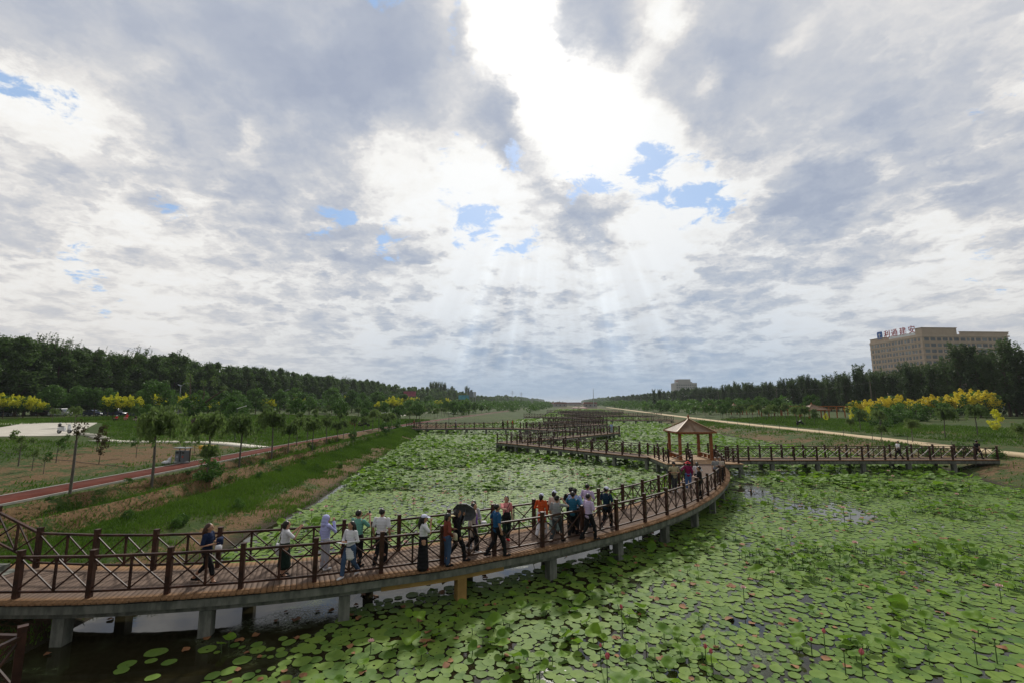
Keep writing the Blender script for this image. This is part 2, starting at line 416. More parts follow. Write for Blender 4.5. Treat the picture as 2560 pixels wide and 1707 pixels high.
V=np.stack([GXs,GY,GZ],-1).reshape(-1,3)
xbv=(GXs-bend(GY)).ravel(); yv=GY.ravel()
eLv=np.interp(yv,ELy,ELx)
bare=np.full(len(V),.28)
def bump_(c,w,a,sel=None):
    q=np.exp(-((xbv-c)/w)**2)*a
    return q
dl=eLv-xbv
bare=np.where((xbv<10),np.interp(dl,[0,.6,2.4,3.4,6.5,60],[.40,.60,.52,.02,.10,.16])-.0,np.interp(xbv-np.interp(yv,ERy,ERx),[0,2,5,9,14,30],[.40,.46,.36,.26,.22,.16]))
for cx in (-22.0,-19.3):
    bare+=np.exp(-((xbv-(cx+(eLv+12)*.45)-.2)/.55)**2)*.46*np.clip((95-yv)/40,0,1)
bare+=np.exp(-((xbv+34)/6.5)**2)*.42*np.clip((62-yv)/14,0,1)     # dry plot beside the red path
bare+=np.exp(-((xbv+24)/1.0)**2)*.25
def groundbare(): pass
ground=npmesh('ground',V,F,groundmat(),attr={'xb':xbv,'bare':bare},smooth=True); tag(ground,kind='structure')
# ------------------------------------------------------------------ pond
def watermat():
    m,n,o=newmat('pond_water'); b=n.node('ShaderNodeBsdfPrincipled')
    g=n.node('ShaderNodeNewGeometry').outputs['Position']
    x_,y_,z_=n.sep(g)
    murk=n.mix(n.noise(g,.8,5,.6),(.010,.009,.004,1),(.026,.022,.010,1))
    alg=n.ss(n.noise(g,.25,5,.65)+n.ss(y_,20,70)*.10+n.ss(x_,2,16)*.06,.50,.66)*n.ss(n.noise(g,14,4,.7),.35,.6)
    c=n.mix(alg*.8,murk,(.095,.13,.055,1))
    n.put(b.inputs['Base Color'],c)
    n.put(b.inputs['Roughness'],alg*.45+.03); b.inputs['IOR'].default_value=1.333
    bp=n.node('ShaderNodeBump'); bp.inputs['Strength'].default_value=.10; bp.inputs['Distance'].default_value=.01
    n.put(bp.inputs['Height'],n.noise(g,5,3,.5)); n.put(b.inputs['Normal'],X(n,bp.outputs[0]))
    n.l.new(b.outputs[0],o.inputs[0]); return m
ys=np.array([-60,0,30,60,100,140,180,255,350,430]); 
Lx=np.interp(ys,ELy,ELx)+bend(ys)-3; Rx=np.interp(ys,ERy,ERx)+bend(ys)+3
V=np.concatenate([np.stack([Lx,ys,ys*0],-1),np.stack([Rx,ys,ys*0],-1)]); k=len(ys)
F=np.array([[i,i+k,i+k+1,i+1] for i in range(k-1)])
pond=npmesh('pond_water',V,F,watermat()); tag(pond,kind='structure')
# ------------------------------------------------------------------ paths laid on the ground
def ribbon(name,pts,w,mat,dz=.02,kerb=None,thick=None,follow=False):
    """pts = centreline (x,y); level across its width"""
    V=[];F=[];n=len(pts); off=[-w/2,w/2]
    zs=[gz(p[0],p[1])+dz for p in pts]
    if not follow:
        zs=list(np.convolve(np.pad(zs,(3,3),'edge'),np.ones(7)/7,'valid')) if n>7 else zs
    for i,p in enumerate(pts):
        a=Vector(pts[max(i-1,0)]); b=Vector(pts[min(i+1,n-1)]); d=(b-a).normalized(); nn=Vector((d.y,-d.x))
        for s_ in (-1,1):
            V.append((p[0]+nn.x*s_*w/2,p[1]+nn.y*s_*w/2,zs[i]))
        for s_ in (-1,1):
            V.append((p[0]+nn.x*s_*w/2,p[1]+nn.y*s_*w/2,zs[i]-.25))
    for i in range(n-1):
        a=i*4;b=a+4; F+=[(a,a+1,b+1,b),(a+2,a,b,b+2),(a+1,a+3,b+3,b+1)]
    o=npmesh(name,np.array(V),np.array(F),mat); tag(o,kind='structure')
    if kerb:
        for s_,nm in ((-1,'kerb'),(1,'kerb')):
            m=MB(); q=[]
            for i,p in enumerate(pts):
                a=Vector(pts[max(i-1,0)]); b=Vector(pts[min(i+1,n-1)]); d=(b-a).normalized(); nn=Vector((d.y,-d.x))
                q.append((p[0]+nn.x*s_*(w/2+.05),p[1]+nn.y*s_*(w/2+.05),zs[i]-.03))
            for a,b in zip(q,q[1:]): m.beam(a,b,.09,.11)
            tag(m.build(nm,kerb),kind='structure')
    return o
REDP=simple('red_rubber_path',(.092,.022,.014),.9,.2,1.0,c2=(.14,.040,.026),bump=.25,spec=.1)
SANDP=simple('sand_coloured_path',(.50,.38,.22),.85,.15,1.0,c2=(.60,.47,.30))
KERBM=simple('kerb_stone',(.42,.41,.38),.85,.15,2)
bnd=lambda y: float(bend(y))
ribbon('red_path',[(-26.0+bnd(y),y) for y in np.arange(8,330,2.5)],2.3,REDP,.05,KERBM)
ribbon('sand_path',[(47.9+np.interp(y,[0,50,72,90,130],[-.6,1.2,2.9,3.4,3.6])+bnd(y),y) for y in np.arange(20,500,4)],2.5,SANDP,.08)
# concrete forecourt by the scooter, path behind, stepping stones
def slabpoly(name,poly,dz,mat,label=None,cat=None,th=.25):
    m=MB(); n=len(poly); zt=max(gz(x,y) for x,y in poly)+dz
    vs=[(x,y,zt) for x,y in poly]+[(x,y,zt-th-1.0) for x,y in poly]
    m.add(vs,[tuple(range(n))]+[(i,i+n,(i+1)%n+n,(i+1)%n) for i in range(n)])
    o=m.build(name,mat); 
    if cat: tag(o,label,cat,'stepping stones')
    else: tag(o,kind='structure')
    return zt
def resample(pts,step):
    pts=[Vector(p) for p in pts]; out=[pts[0]]; acc=0
    L=[0]
    for a,b in zip(pts,pts[1:]): L.append(L[-1]+(b-a).length)
    n=max(1,round(L[-1]/step)); res=[]
    for i in range(n+1):
        s=L[-1]*i/n
        for j in range(len(pts)-1):
            if s<=L[j+1]+1e-9 or j==len(pts)-2:
                t=(s-L[j])/max(1e-9,L[j+1]-L[j]); res.append(pts[j].lerp(pts[j+1],t)); break
    return res
def smooth_line(pts,n=6):
    """Catmull-Rom through the points"""
    P=[Vector(p) for p in pts]; P=[P[0]*2-P[1]]+P+[P[-1]*2-P[-2]]; out=[]
    for i in range(1,len(P)-2):
        for k in range(n):
            t=k/n; a,b,c,d=P[i-1:i+3]
            out.append(.5*((2*b)+(c-a)*t+(2*a-5*b+4*c-d)*t*t+(3*b-a-3*c+d)*t**3))
    out.append(P[-2]); return out
ZD=1.15
def rail(parent,posts,z=ZD,h=1.2,big=False,zs=None,detail=True,name='railing'):
    """railing between the given post positions; posts are its parts"""
    m=MB(); n=len(posts); zz_=[z]*n if zs is None else zs
    P=[Vector((p[0],p[1],q)) for p,q in zip(posts,zz_)]
    U=Vector((0,0,1))
    for a,b in zip(P,P[1:]):
        d=(b-a); L=d.length
        m.beam(a+U*1.04,b+U*1.04,.075,.062)
        m.beam(a+U*.16,b+U*.16,.05,.055)
        segs=[(0,1)] if big or L<1.3 else [(0,.5),(.5,1)]
        if not big and L>=1.3:
            c=a.lerp(b,.5); m.beam(c+U*.19,c+U*1.008,.05,.05)
        for (s,t) in segs:
            p=a.lerp(b,s); q=a.lerp(b,t)
            m.beam(p+U*.19,q+U*1.008,.036,.036); m.beam(p+U*1.008,q+U*.19,.032,.036)
    r=m.build(name,BROWN,parent)
    if detail:
        pm=None
        for i,p in enumerate(P):
            if pm is None:
                mm=MB(); mm.box((0,0,h/2),(.122,.122,h)); mm.box((0,0,h+.011),(.138,.138,.022)); po=mm.build('post',BROWN,r); pm=po.data
            else:
                po=bpy.data.objects.new('post',pm); COL.objects.link(po); po.parent=r
            po.location=p; d=(P[min(i+1,n-1)]-P[max(i-1,0)]); po.rotation_euler=(0,0,math.atan2(d.y,d.x))
    return r
def deck(parent,left,right,over=.35,z=ZD,plank=.145,mat=None,zs=None):
    """planks laid across between two edge lines (left/right railing lines), each a board with gaps"""
    n=len(left); V=[];Fc=[];wear=[];tone=[]
    cum=[0]
    mid=[(l+r)/2 for l,r in zip(left,right)]
    for a,b in zip(mid,mid[1:]): cum.append(cum[-1]+(b-a).length)
    N_=max(1,int(cum[-1]/plank)); rr=random.Random(N_)
    def at(line,s):
        for j in range(n-1):
            if s<=cum[j+1]+1e-9 or j==n-2:
                t=(s-cum[j])/max(1e-9,cum[j+1]-cum[j]); return line[j].lerp(line[j+1],t)
    ts=[-.0,.10,.22,.5,.78,.90,1.0]; wv=[0,.25,1,1,1,.25,0]
    for i in range(N_):
        s0=cum[-1]*(i)/N_+.004; s1=cum[-1]*(i+1)/N_-.008; q=[]
        l0,r0,l1,r1=at(left,s0),at(right,s0),at(left,s1),at(right,s1); dz=rr.uniform(-.003,.003); tn=rr.random()
        e=rr.uniform(-.015,.015)
        o=len(V)
        for (l,r) in ((l0,r0),(l1,r1)):
            d=(r-l).normalized(); L_=l-d*(over+e); R_=r+d*(over+e)
            for t,w in zip(ts,wv):
                p=L_.lerp(R_,t); V.append((p.x,p.y,z+dz)); wear.append(w); tone.append(tn)
        for (l,r) in ((l0,r0),(l1,r1)):
            d=(r-l).normalized(); L_=l-d*(over+e); R_=r+d*(over+e)
            for t,w in zip(ts,wv):
                p=L_.lerp(R_,t); V.append((p.x,p.y,z+dz-.045)); wear.append(w); tone.append(tn)
        k=len(ts)
        for j in range(k-1):
            Fc.append((o+j,o+j+1,o+k+j+1,o+k+j)); Fc.append((o+2*k+j,o+j,o+0+j+0,o+2*k+j)) if False else None
            Fc.append((o+2*k+j,o+2*k+j+1,o+j+1,o+j)); Fc.append((o+k+j,o+k+j+1,o+3*k+j+1,o+3*k+j))
        Fc.append((o,o+k,o+3*k,o+2*k)); Fc.append((o+k-1,o+3*k-1,o+4*k-1,o+2*k-1))
    return npmesh('deck',np.array(V),np.array(Fc),mat or DECK,attr={'wear':wear,'tone':tone},parent=parent)
def strip(m,line,off,z0,z1,w,mi=0,skip=None):
    """a bar of rectangular section following a line, offset sideways"""
    n=len(line); q=[]
    for i in range(n):
        d=(line[min(i+1,n-1)]-line[max(i-1,0)]).normalized(); nn=Vector((d.y,-d.x)); q.append((line[i]+nn*(off-w/2),line[i]+nn*(off+w/2)))
    vs=[];fs=[]
    for a,b in q: vs+=[(a.x,a.y,z0),(b.x,b.y,z0),(b.x,b.y,z1),(a.x,a.y,z1)]
    for i in range(n-1):
        for k in range(4): fs.append((i*4+k,i*4+(k+1)%4,i*4+4+(k+1)%4,i*4+4+k))
    fs.append((3,2,1,0)); fs.append((4*n-4,4*n-3,4*n-2,4*n-1))
    m.add(vs,fs,mi)
def under(parent,left,right,over=.35,pierstep=3.6,z=ZD,gd=.46):
    """concrete slab edge, girders, and pairs of piers"""
    m=MB()
    cl=[(a+b)/2 for a,b in zip(left,right)]
    wid=[(b-a).length/2 for a,b in zip(left,right)]; w=sum(wid)/len(wid)
    # slab
    vs=[];fs=[];n=len(cl)
    for l,r in zip(left,right):
        d=(r-l).normalized(); a=l-d*(over-.07); b=r+d*(over-.07)
        vs+=[(a.x,a.y,z-.30),(b.x,b.y,z-.30),(b.x,b.y,z-.10),(a.x,a.y,z-.10)]
    for i in range(n-1):
        for k in range(4): fs.append((i*4+k,i*4+4+k,i*4+4+(k+1)%4,i*4+(k+1)%4))
    fs.append((0,1,2,3)); fs.append((4*n-1,4*n-2,4*n-3,4*n-4))
    m.add(vs,fs)
    m.build('slab',CONC,parent)
    md=MB()
    for line,sg in ((left,-1),(right,1)): strip(md,line,sg*0.10,z-.10,z-.05,.12)
    strip(md,cl,0,z-.10,z-.05,.12)
    md.build('joist',BROWN,parent)
    g=MB()
    strip(g,left,.02,z-gd,z-.302,.26); g.build('girder',CONC,parent)
    g=MB(); strip(g,right,-.02,z-gd,z-.302,.26); g.build('girder',CONC,parent)
    piers=[]
    for line,sg in ((left,1),(right,-1)):
        R_=resample(line,pierstep)
        for i,p in enumerate(R_):
            j=min(range(len(line)),key=lambda k:(line[k]-p).length); d=(line[min(j+1,len(line)-1)]-line[max(j-1,0)]).normalized()
            mm=MB(); gzv=gz(p.x,p.y); zb=min(-1.0,gzv-.4)
            mm.box((0,0,(z-gd-.002+zb)/2),(.31,.31,z-gd-.002-zb))
            o=mm.build('pier',CONC,parent); nn=Vector((d.y,-d.x))*sg*.02; o.location=(p.x+nn.x,p.y+nn.y,0); o.rotation_euler=(0,0,math.atan2(d.y,d.x)); piers.append(o)
    return piers
# ---- the curved boardwalk in front
near=[(-19.0,12.95),(-17.1,12.9),(-15.15,12.88),(-13.2,12.9),(-11.3,12.95),(-9.4,13.2),(-7.6,13.55),(-5.75,14.05),(-4.0,14.7),(-2.25,15.4),(-.6,16.3),(1.1,17.25),(2.7,18.3),(4.28,19.45),(5.8,20.7),(7.2,22.0),(8.55,23.4),(9.8,24.9),(11.0,26.45),(12.15,28.1),(13.2,29.8),(14.2,31.5),(15.1,33.3),(15.95,35.15),(16.65,37.05),(17.25,39.0),(17.45,40.1)]
farl=[(-19.0,15.15),(-17.0,15.15),(-15.0,15.15),(-13.0,14.95),(-11.15,14.95),(-9.3,15.2),(-7.5,15.6),(-5.7,16.15),(-4.0,16.85),(-2.35,17.65),(-.75,18.55),(.9,19.5),(2.5,20.65),(4.0,21.8),(5.4,23.0),(6.75,24.35),(8.05,25.8),(9.2,27.4),(10.35,29.1),(11.4,30.9),(12.4,32.75),(13.3,34.6),(14.05,36.4),(14.7,38.25),(15.25,40.1)]
bw=empty('curved_boardwalk',(0,0,0),0,'long curved boardwalk in the foreground, planked deck on concrete piers with brown cross-braced railings','boardwalk')
nl=smooth_line([Vector(p) for p in near],5); fl=smooth_line([Vector(p) for p in farl],5)
nl=resample(nl,.45); fl2=resample(fl,.45); k=len(nl)
# pair the two edges by fraction of length
def pairup(A,n):
    L=[0]
    for a,b in zip(A,A[1:]): L.append(L[-1]+(b-a).length)
    return [A[0].lerp(A[0],0) if False else resample_at(A,L,L[-1]*i/(n-1)) for i in range(n)]
def resample_at(A,L,s):
    for j in range(len(A)-1):
        if s<=L[j+1]+1e-9 or j==len(A)-2: return A[j].lerp(A[j+1],(s-L[j])/max(1e-9,L[j+1]-L[j]))
left=pairup(fl2,k); right=pairup(nl,k)
deck(bw,left,right,.36)
PIERS=under(bw,left,right,.36,3.62)
rail(bw,near[1:]); rail(bw,farl[2:])
# one pier bay is painted ochre
best=min([p for p in PIERS],key=lambda p:(Vector((p.location.x,p.location.y))-Vector((-1.25,16.0))).length)
best.data.materials.clear(); best.data.materials.append(OCHRE); best['label']='ochre-painted pier'
sub=[p for p in right if -4.1<p.x<-.1]
og=MB(); strip(og,sub,.158,ZD-.47,ZD-.305,.012); og.build('painted_band',OCHRE,bw)
# ---- steps up from the deck at the left end
st=empty('boardwalk_steps',(0,0,0),0,'grey concrete steps climbing from the left end of the curved boardwalk','steps')
m=MB()
for i in range(7):
    x=-15.3-i*.42; m.box((x-.2,14.05,ZD-.30+.16*(i+1)),(.44,2.0,.30),0)
m.build('tread',CONC,st)
sp=[(-15.0,15.15),(-16.6,15.3),(-18.2,15.45),(-19.8,15.6)]
rail(st,sp,zs=[ZD,ZD+.62,ZD+1.25,ZD+1.88])
# ---- the railed landing at the lower left edge
lg=empty('stair_landing',(0,0,0),0,'short railed landing cut off by the lower left corner, below the curved boardwalk','landing')
l1=[Vector((-13.0,8.9)),Vector((-8.66,8.75))]; l2=[Vector((-13.0,7.0)),Vector((-8.66,6.9))]
deck(lg,l1,l2,.1); under(lg,l1,l2,.1,3.4)
rail(lg,[(-12.5,8.82),(-10.6,8.78),(-8.70,8.7),(-8.70,7.0)])
# ---- straight runs
def run(name,label,A,B,w=2.0,group=None,posts=(True,True),step=1.95,plank=.16,ext=.0,detail=True,trimL=(0,0),trimR=(0,0),piers=3.9):
    """A->B centreline; rails to the left and right of travel, each trimmed at its ends"""
    A=Vector(A);B=Vector(B); d=(B-A).normalized(); nn=Vector((-d.y,d.x))
    t=empty(name,(0,0,0),0,label,'boardwalk',group)
    L=[A+nn*w/2,B+nn*w/2]; R_=[A-nn*w/2,B-nn*w/2]
    def sub(line,n): return [line[0].lerp(line[1],i/n) for i in range(n+1)]
    n=max(2,int((B-A).length/1.0))
    deck(t,sub(L,n),sub(R_,n),.22,plank=plank)
    under(t,sub(L,n),sub(R_,n),.22,piers,gd=.36)
    for line,tr,on in ((L,trimL,posts[0]),(R_,trimR,posts[1])):
        if on:
            a=line[0]+d*tr[0]; b=line[1]-d*tr[1]
            rail(t,resample([a,b],step),detail=detail)
    return t
# pavilion platform
pf=empty('pavilion_platform',(0,0,0),0,'square timber platform carrying the near pavilion, where three boardwalks meet','platform')
PX0,PX1,PY0,PY1=13.15,19.75,39.75,46.5
Lp=[Vector((PX0+.3,y)) for y in np.linspace(PY0,PY1,12)]; Rp=[Vector((PX1-.3,y)) for y in np.linspace(PY0,PY1,12)]
deck(pf,Lp,Rp,.3,mat=NEWDECK,plank=.15,z=ZD+.004); under(pf,Lp,Rp,.3,3.2,z=ZD+.004)
rail(pf,resample([(13.45,44.0),(13.45,40.1)],1.3),name='railing',z=ZD+.004)
rail(pf,[(13.45,40.1),(15.35,40.1)],big=True,z=ZD+.004)
rail(pf,[(15.3,40.15),(15.3,40.9)],z=ZD+.004)
rail(pf,resample([(13.45,46.15),(19.45,46.15)],2.0),big=True,z=ZD+.004)
rail(pf,[(17.4,40.1),(19.45,40.1)],z=ZD+.004) ; rail(pf,resample([(19.45,40.1),(19.45,41.9)],1.0),z=ZD+.004)
rail(pf,resample([(19.45,44.4),(19.45,46.15)],.9),z=ZD+.004)
RUNS='zigzag boardwalk runs over the lotus pond'
run('boardwalk_run','straight boardwalk run from the near pavilion to the right bank',(19.4,43.3),(44.5,43.7),1.9,step=2.1)
run('boardwalk_run','first zigzag run, slanting left and away from the near pavilion platform',(13.6,45.2),(-1.2,62.0),2.0,RUNS,trimL=(.8,0),trimR=(0,2.2))
run('boardwalk_run','second zigzag run, slanting right to its corner out over the pond',(-.8,61.6),(18.0,81.3),2.0,RUNS,trimL=(2.0,0),trimR=(0,0))
run('boardwalk_run','third zigzag run, slanting left behind the second',(18.2,80.8),(2.2,94.6),2.0,RUNS,trimL=(1.9,1))
run('boardwalk_run','long straight boardwalk from the left bank with people on it',(-21.5,95.4),(2.8,95.2),1.9,trimL=(0,1),trimR=(0,2.5),piers=4.2)
run('boardwalk_run','fourth zigzag run, slanting right beyond the left-bank boardwalk',(2.4,94.8),(22.8,114.6),2.0,RUNS,plank=.3)
run('boardwalk_run','fifth zigzag run, slanting left, far out on the pond',(22.8,114.0),(9.2,126.0),2.0,RUNS,plank=.3)
run('boardwalk_run','sixth zigzag run, slanting right to the far right-bank boardwalk',(9.2,125.6),(27.0,140.5),2.0,RUNS,plank=.3)
run('boardwalk_run','far straight boardwalk reaching the right bank',(26.8,140.4),(48.5,139.6),1.9,plank=.3)
run('boardwalk_run','seventh zigzag run, slanting left beyond the far right-bank boardwalk',(27.0,141.0),(20.2,170.5),2.0,RUNS,plank=.4)
run('boardwalk_run','short far boardwalk from the left bank',(4.4,170.8),(20.4,170.4),1.9,plank=.4)
run('boardwalk_run','eighth zigzag run, slanting right to the farthest right-bank boardwalk',(20.4,171.0),(45.0,191.4),2.0,RUNS,plank=.4)
run('boardwalk_run','farthest straight boardwalk reaching the right bank',(44.6,191.5),(60.5,186.5),1.9,plank=.4)
run('boardwalk_run','ninth zigzag run, slanting left beyond the farthest right-bank boardwalk',(45.0,192),(24.0,232),2.0,RUNS,plank=.5,step=2.2)
run('boardwalk_run','last zigzag run, slanting right near the red-roofed pavilions',(24.0,232),(52,262),2.0,RUNS,plank=.5,step=2.2)
run('boardwalk_run','boardwalk crossing the far pond before the red-roofed pavilions',(20.0,262),(64,266),2.0,plank=.5,step=2.2)
# ---- pavilion
def pavilion(loc,s=1.0,half=2.25,cw=1.45,zc=2.45,apex=3.62,label='',rz=0,colm=COLW,roofm=ROOFW,detail=True,group=None,platform=False):
    t=empty('pavilion',loc,rz,label,'pavilion',group)
    for sx in (-1,1):
        for sy in (-1,1):
            m=MB(); m.box((0,0,zc/2+.06),(.23,.23,zc)); m.box((0,0,.06),(.30,.30,.12))
            o=m.build('column',colm,t); o.location=(sx*cw,sy*cw,0)
    m=MB()
    for sg in (-1,1):
        m.beam((-cw-.1,sg*cw,zc-.05),(cw+.1,sg*cw,zc-.05),.12,.2); m.beam((sg*cw,-cw+.062,zc-.05),(sg*cw,cw-.062,zc-.05),.12,.196)
    m.build('ring_beam',colm,t)
    # roof: four planked slopes, a little concave
    m=MB(); rows=14
    prof=[(half*(1-(i/rows)),zc+.05+(apex-zc-.05)*((i/rows)**1.04)) for i in range(rows+1)]; prof[-1]=(.05,prof[-1][1])
    for i in range(rows):
        (h0,z0),(h1,z1)=prof[i],prof[i+1]; th=.028
        for kq in range(4):
            M=Matrix.Rotation(kq*math.pi/2,3,'Z')
            a=[(-h0,-h0,z0+th),(h0,-h0,z0+th),(h1,-h1,z1+.004),(-h1,-h1,z1+.004),(-h0,-h0,z0-.01),(h0,-h0,z0-.01)]
            m.add([M@Vector(p) for p in a],[(0,1,2,3),(4,5,1,0)])
    z0=prof[0][1]
    m.add([(-half,-half,z0-.012),(half,-half,z0-.012),(half,half,z0-.012),(-half,half,z0-.012)],[(3,2,1,0)])
    m.build('roof',roofm,t)
    m=MB()
    for sx in (-1,1):
        for sy in (-1,1):
            pts=[(sx*h,sy*h,z+.05) for h,z in prof[::2]]
            for a,b in zip(pts,pts[1:]): m.beam(a,b,.11,.07)
    m.build('hip_ridge',RIDGE,t)
    m=MB()
    for kq in range(4):
        M=Matrix.Rotation(kq*math.pi/2,3,'Z')
        c=M@Vector((0,-half-.02,z0-.03)); m.box(c,(2*half+.05 if kq%2==0 else .045,.045 if kq%2==0 else 2*half-.0,.14))
    m.build('eave_board',colm,t)
    m=MB(); m.lathe((0,0,apex-.03),[(.0,0),(.13,0),(.15,.06),(.08,.12),(.07,.2),(.12,.25),(.11,.33),(.03,.42),(0,.5)],10); m.build('finial',colm,t,smooth=False)
    if detail:
        for sg in (-1,1):
            b=MB(); 
            for j in range(3): b.box((sg*cw,0,.46),(.1,2*cw-.5,.035)) if j==1 else b.box((sg*cw+(.115*(j-1)),0,.46),(.1,2*cw-.5,.035))
            bo=b.build('bench_seat',RIDGE,t)
            for sy in (-.9,0,.9):
                l=MB(); l.box((sg*cw,sy*1.0,.26),(.28,.09,.36)); l.build('bench_leg',colm,bo)
    return t
pavilion((16.75,43.85,ZD),half=1.80,cw=1.42,label='open square pavilion with brown hipped roof on the timber platform')
# ------------------------------------------------------------------ lotus
PADM=leafmat('floating_lotus_leaf',(.055,.135,.026),(.180,.280,.045),.16,.62,1.6,.18,.35)
UPM=leafmat('standing_lotus_leaf',(.070,.165,.020),(.22,.37,.030),.42,.6,1.2,.2,.15)
STEMM=simple('lotus_stalk',(.05,.09,.025),.6,.2,5)
DEADM=simple('dead_lotus_leaf',(.16,.065,.03),.8,.3,4,c2=(.30,.15,.06))
nr=np.random.RandomState(11)
def inpond(x,y,mg=.1):
    xb=x-bend(y); return (xb>np.interp(y,ELy,ELx)+mg)&(xb<np.interp(y,ERy,ERx)-mg)
brc=np.array([[ (a.x+b.x)/2,(a.y+b.y)/2] for a,b in zip(left,right)])
def dbridge(x,y):
    """signed distance to the curved boardwalk's centre line; negative on the viewer's side"""
    best=np.full(x.shape,1e9); sg=np.zeros(x.shape)
    for i in range(0,len(brc)-2,2):
        p=brc[i]; q=brc[i+2] if i+2<len(brc) else brc[-1]; d=(q-p)/np.hypot(*(q-p))
        rx,ry=x-p[0],y-p[1]; r=np.hypot(rx,ry); s=np.sign(d[0]*ry-d[1]*rx); m=r<best
        best=np.where(m,r,best); sg=np.where(m,s,sg)
    return best*sg
def nz(x,y,f,seed=0):
    r=np.random.RandomState(seed); v=0
    for k in range(7):
        a=r.uniform(0,6.28); ff=f*(1+.55*k); v=v+np.sin((x*np.cos(a)+y*np.sin(a))*ff+r.uniform(0,6.28))/(1+.4*k)
    return v/2.6
def density(x,y):
    d=dbridge(x,y)
    base=.80+.35*nz(x,y,.33,1)+.25*nz(x,y,1.1,2)
    base=np.where(d>0,base+.1,base)
    # open dark water at the lower left and below the deck, thinning rightwards
    lf=np.clip((x+2.2-.62*(16.5-y)*0)/3.2+ (y<13.5)*.0,0,1)
    near_=(d<1.6)&(d>-1.9)
    lo=np.clip((x+6.9)/2.2,0,1)*.93+.07*(x>-10)
    hi=np.where(y<24,np.clip((x+13.0)/2.0,0,1),1)*np.clip((d-2.6)/2.2,.22,1)
    base=np.where(d<0,base*lo,np.where(x<8,base*hi,base))
    under_=np.exp(-((d+.1)/1.6)**2)*np.clip((14-x)/16,.15,1)
    base=base-under_*.6
    base=base-.55*np.exp(-((y-42.6)/1.3)**2)*(x>19)*(x<44)
    base=base+.10*((x<-6.5)&(x>-9.5)&(y<12.8))
    # a pool of open water right of the bridge end
    base=base-.75*np.exp(-(((x-17.5)/2.0)**2+((y-33)/5.5)**2))-.35*np.exp(-(((x-20)/3.0)**2+((y-28)/2.5)**2))
    base=base-.45*np.exp(-(((x+2)/4)**2+((y-29)/3.0)**2))
    # behind the lotus belt on the far side of the left, thin near the left bank under the deck
    return np.clip(base+.22*nz(x,y,2.3,31)-.12*np.clip(-nz(x,y,.8,33),0,1),0.0,1)
def scatter(n,x0,x1,y0,y1,dens=density,mg=.1):
    x=nr.uniform(x0,x1,n); y=nr.uniform(y0,y1,n); xs=x+bend(y)*1.0
    fr=(np.abs(xs)<1.16*y+3)&(y>8.3)
    x,y=xs[fr],y[fr]; k=inpond(x,y,mg)&(nr.uniform(0,1,len(x))<dens(x,y)); return x[k],y[k]
def pad_template(n=14,rings=((.0,-.10),(.35,-.02),(1.0,.0))):
    V=[(0,0,rings[0][1])];F=[]
    for r,z in rings[1:]:
        for k in range(n):
            a=2*math.pi*k/n; V.append((r*math.cos(a),r*math.sin(a),z))
    for k in range(n): F.append((0,1+k,1+(k+1)%n,0))
    for j in range(len(rings)-2):
        o=1+j*n
        for k in range(n): F.append((o+k,o+n+k,o+n+(k+1)%n,o+(k+1)%n))
    return np.array(V),F
def place(tv,tf,x,y,z,r,tilt,az,rz,wave=0,nside=14,col=None):
    """copies a leaf outline many times into arrays; triangles given as degenerate quads are kept as tris"""
    n=len(x); k=len(tv)
    c,s=np.cos(rz)[:,None],np.sin(rz)[:,None]
    rad=np.hypot(tv[:,0],tv[:,1])[None,:]; ang=np.arctan2(tv[:,1],tv[:,0])[None,:]
    ph=nr.uniform(0,6.28,(n,1)); ph2=nr.uniform(0,6.28,(n,1))
    rr_=1+ .07*np.sin(2*ang+ph)*(rad>.9)+.035*np.sin(5*ang+ph2)*(rad>.9)
    px=tv[None,:,0]*rr_*r[:,None]; py=tv[None,:,1]*rr_*r[:,None]
    pz=tv[None,:,2]*r[:,None]+ (wave*r)[:,None]*(rad**2)*(np.sin(3*ang+ph)*.6+np.sin(2*ang+ph2)*.6)
    X_=px*c-py*s; Y_=px*s+py*c
    ct,st_=np.cos(tilt)[:,None],np.sin(tilt)[:,None]; ca,sa=np.cos(az)[:,None],np.sin(az)[:,None]
    u=X_*ca+Y_*sa; v=-X_*sa+Y_*ca
    u2=u*ct-pz*st_; z2=u*st_+pz*ct
    X2=u2*ca-v*sa; Y2=u2*sa+v*ca
    V=np.stack([X2+x[:,None],Y2+y[:,None],z2+z[:,None]],-1).reshape(-1,3)
    tf=np.array(tf); Fq=(tf[None]+ (np.arange(n)*k)[:,None,None]).reshape(-1,tf.shape[1])
    col=nr.uniform(0,1,n) if col is None else col
    return V,Fq,np.repeat(col,k)
def tri(tf):
    out=[]
    for f in tf:
        if len(set(f))==3:
            g=[]
            for i in f:
                if i not in g: g.append(i)
            out.append(tuple(g))
        else: out+=[(f[0],f[1],f[2]),(f[0],f[2],f[3])]
    return out
T14,F14=pad_template(14); F14=tri(F14)
T8,F8=pad_template(8,((.0,-.06),(1.0,0))); F8=tri(F8)
CUP,FCUP=pad_template(12,((.0,-.30),(.42,-.10),(.78,.02),(1.0,.03))); FCUP=tri(FCUP)
CUP8,FCUP8=pad_template(8,((.0,-.25),(.6,-.03),(1.0,.0))); FCUP8=tri(FCUP8)
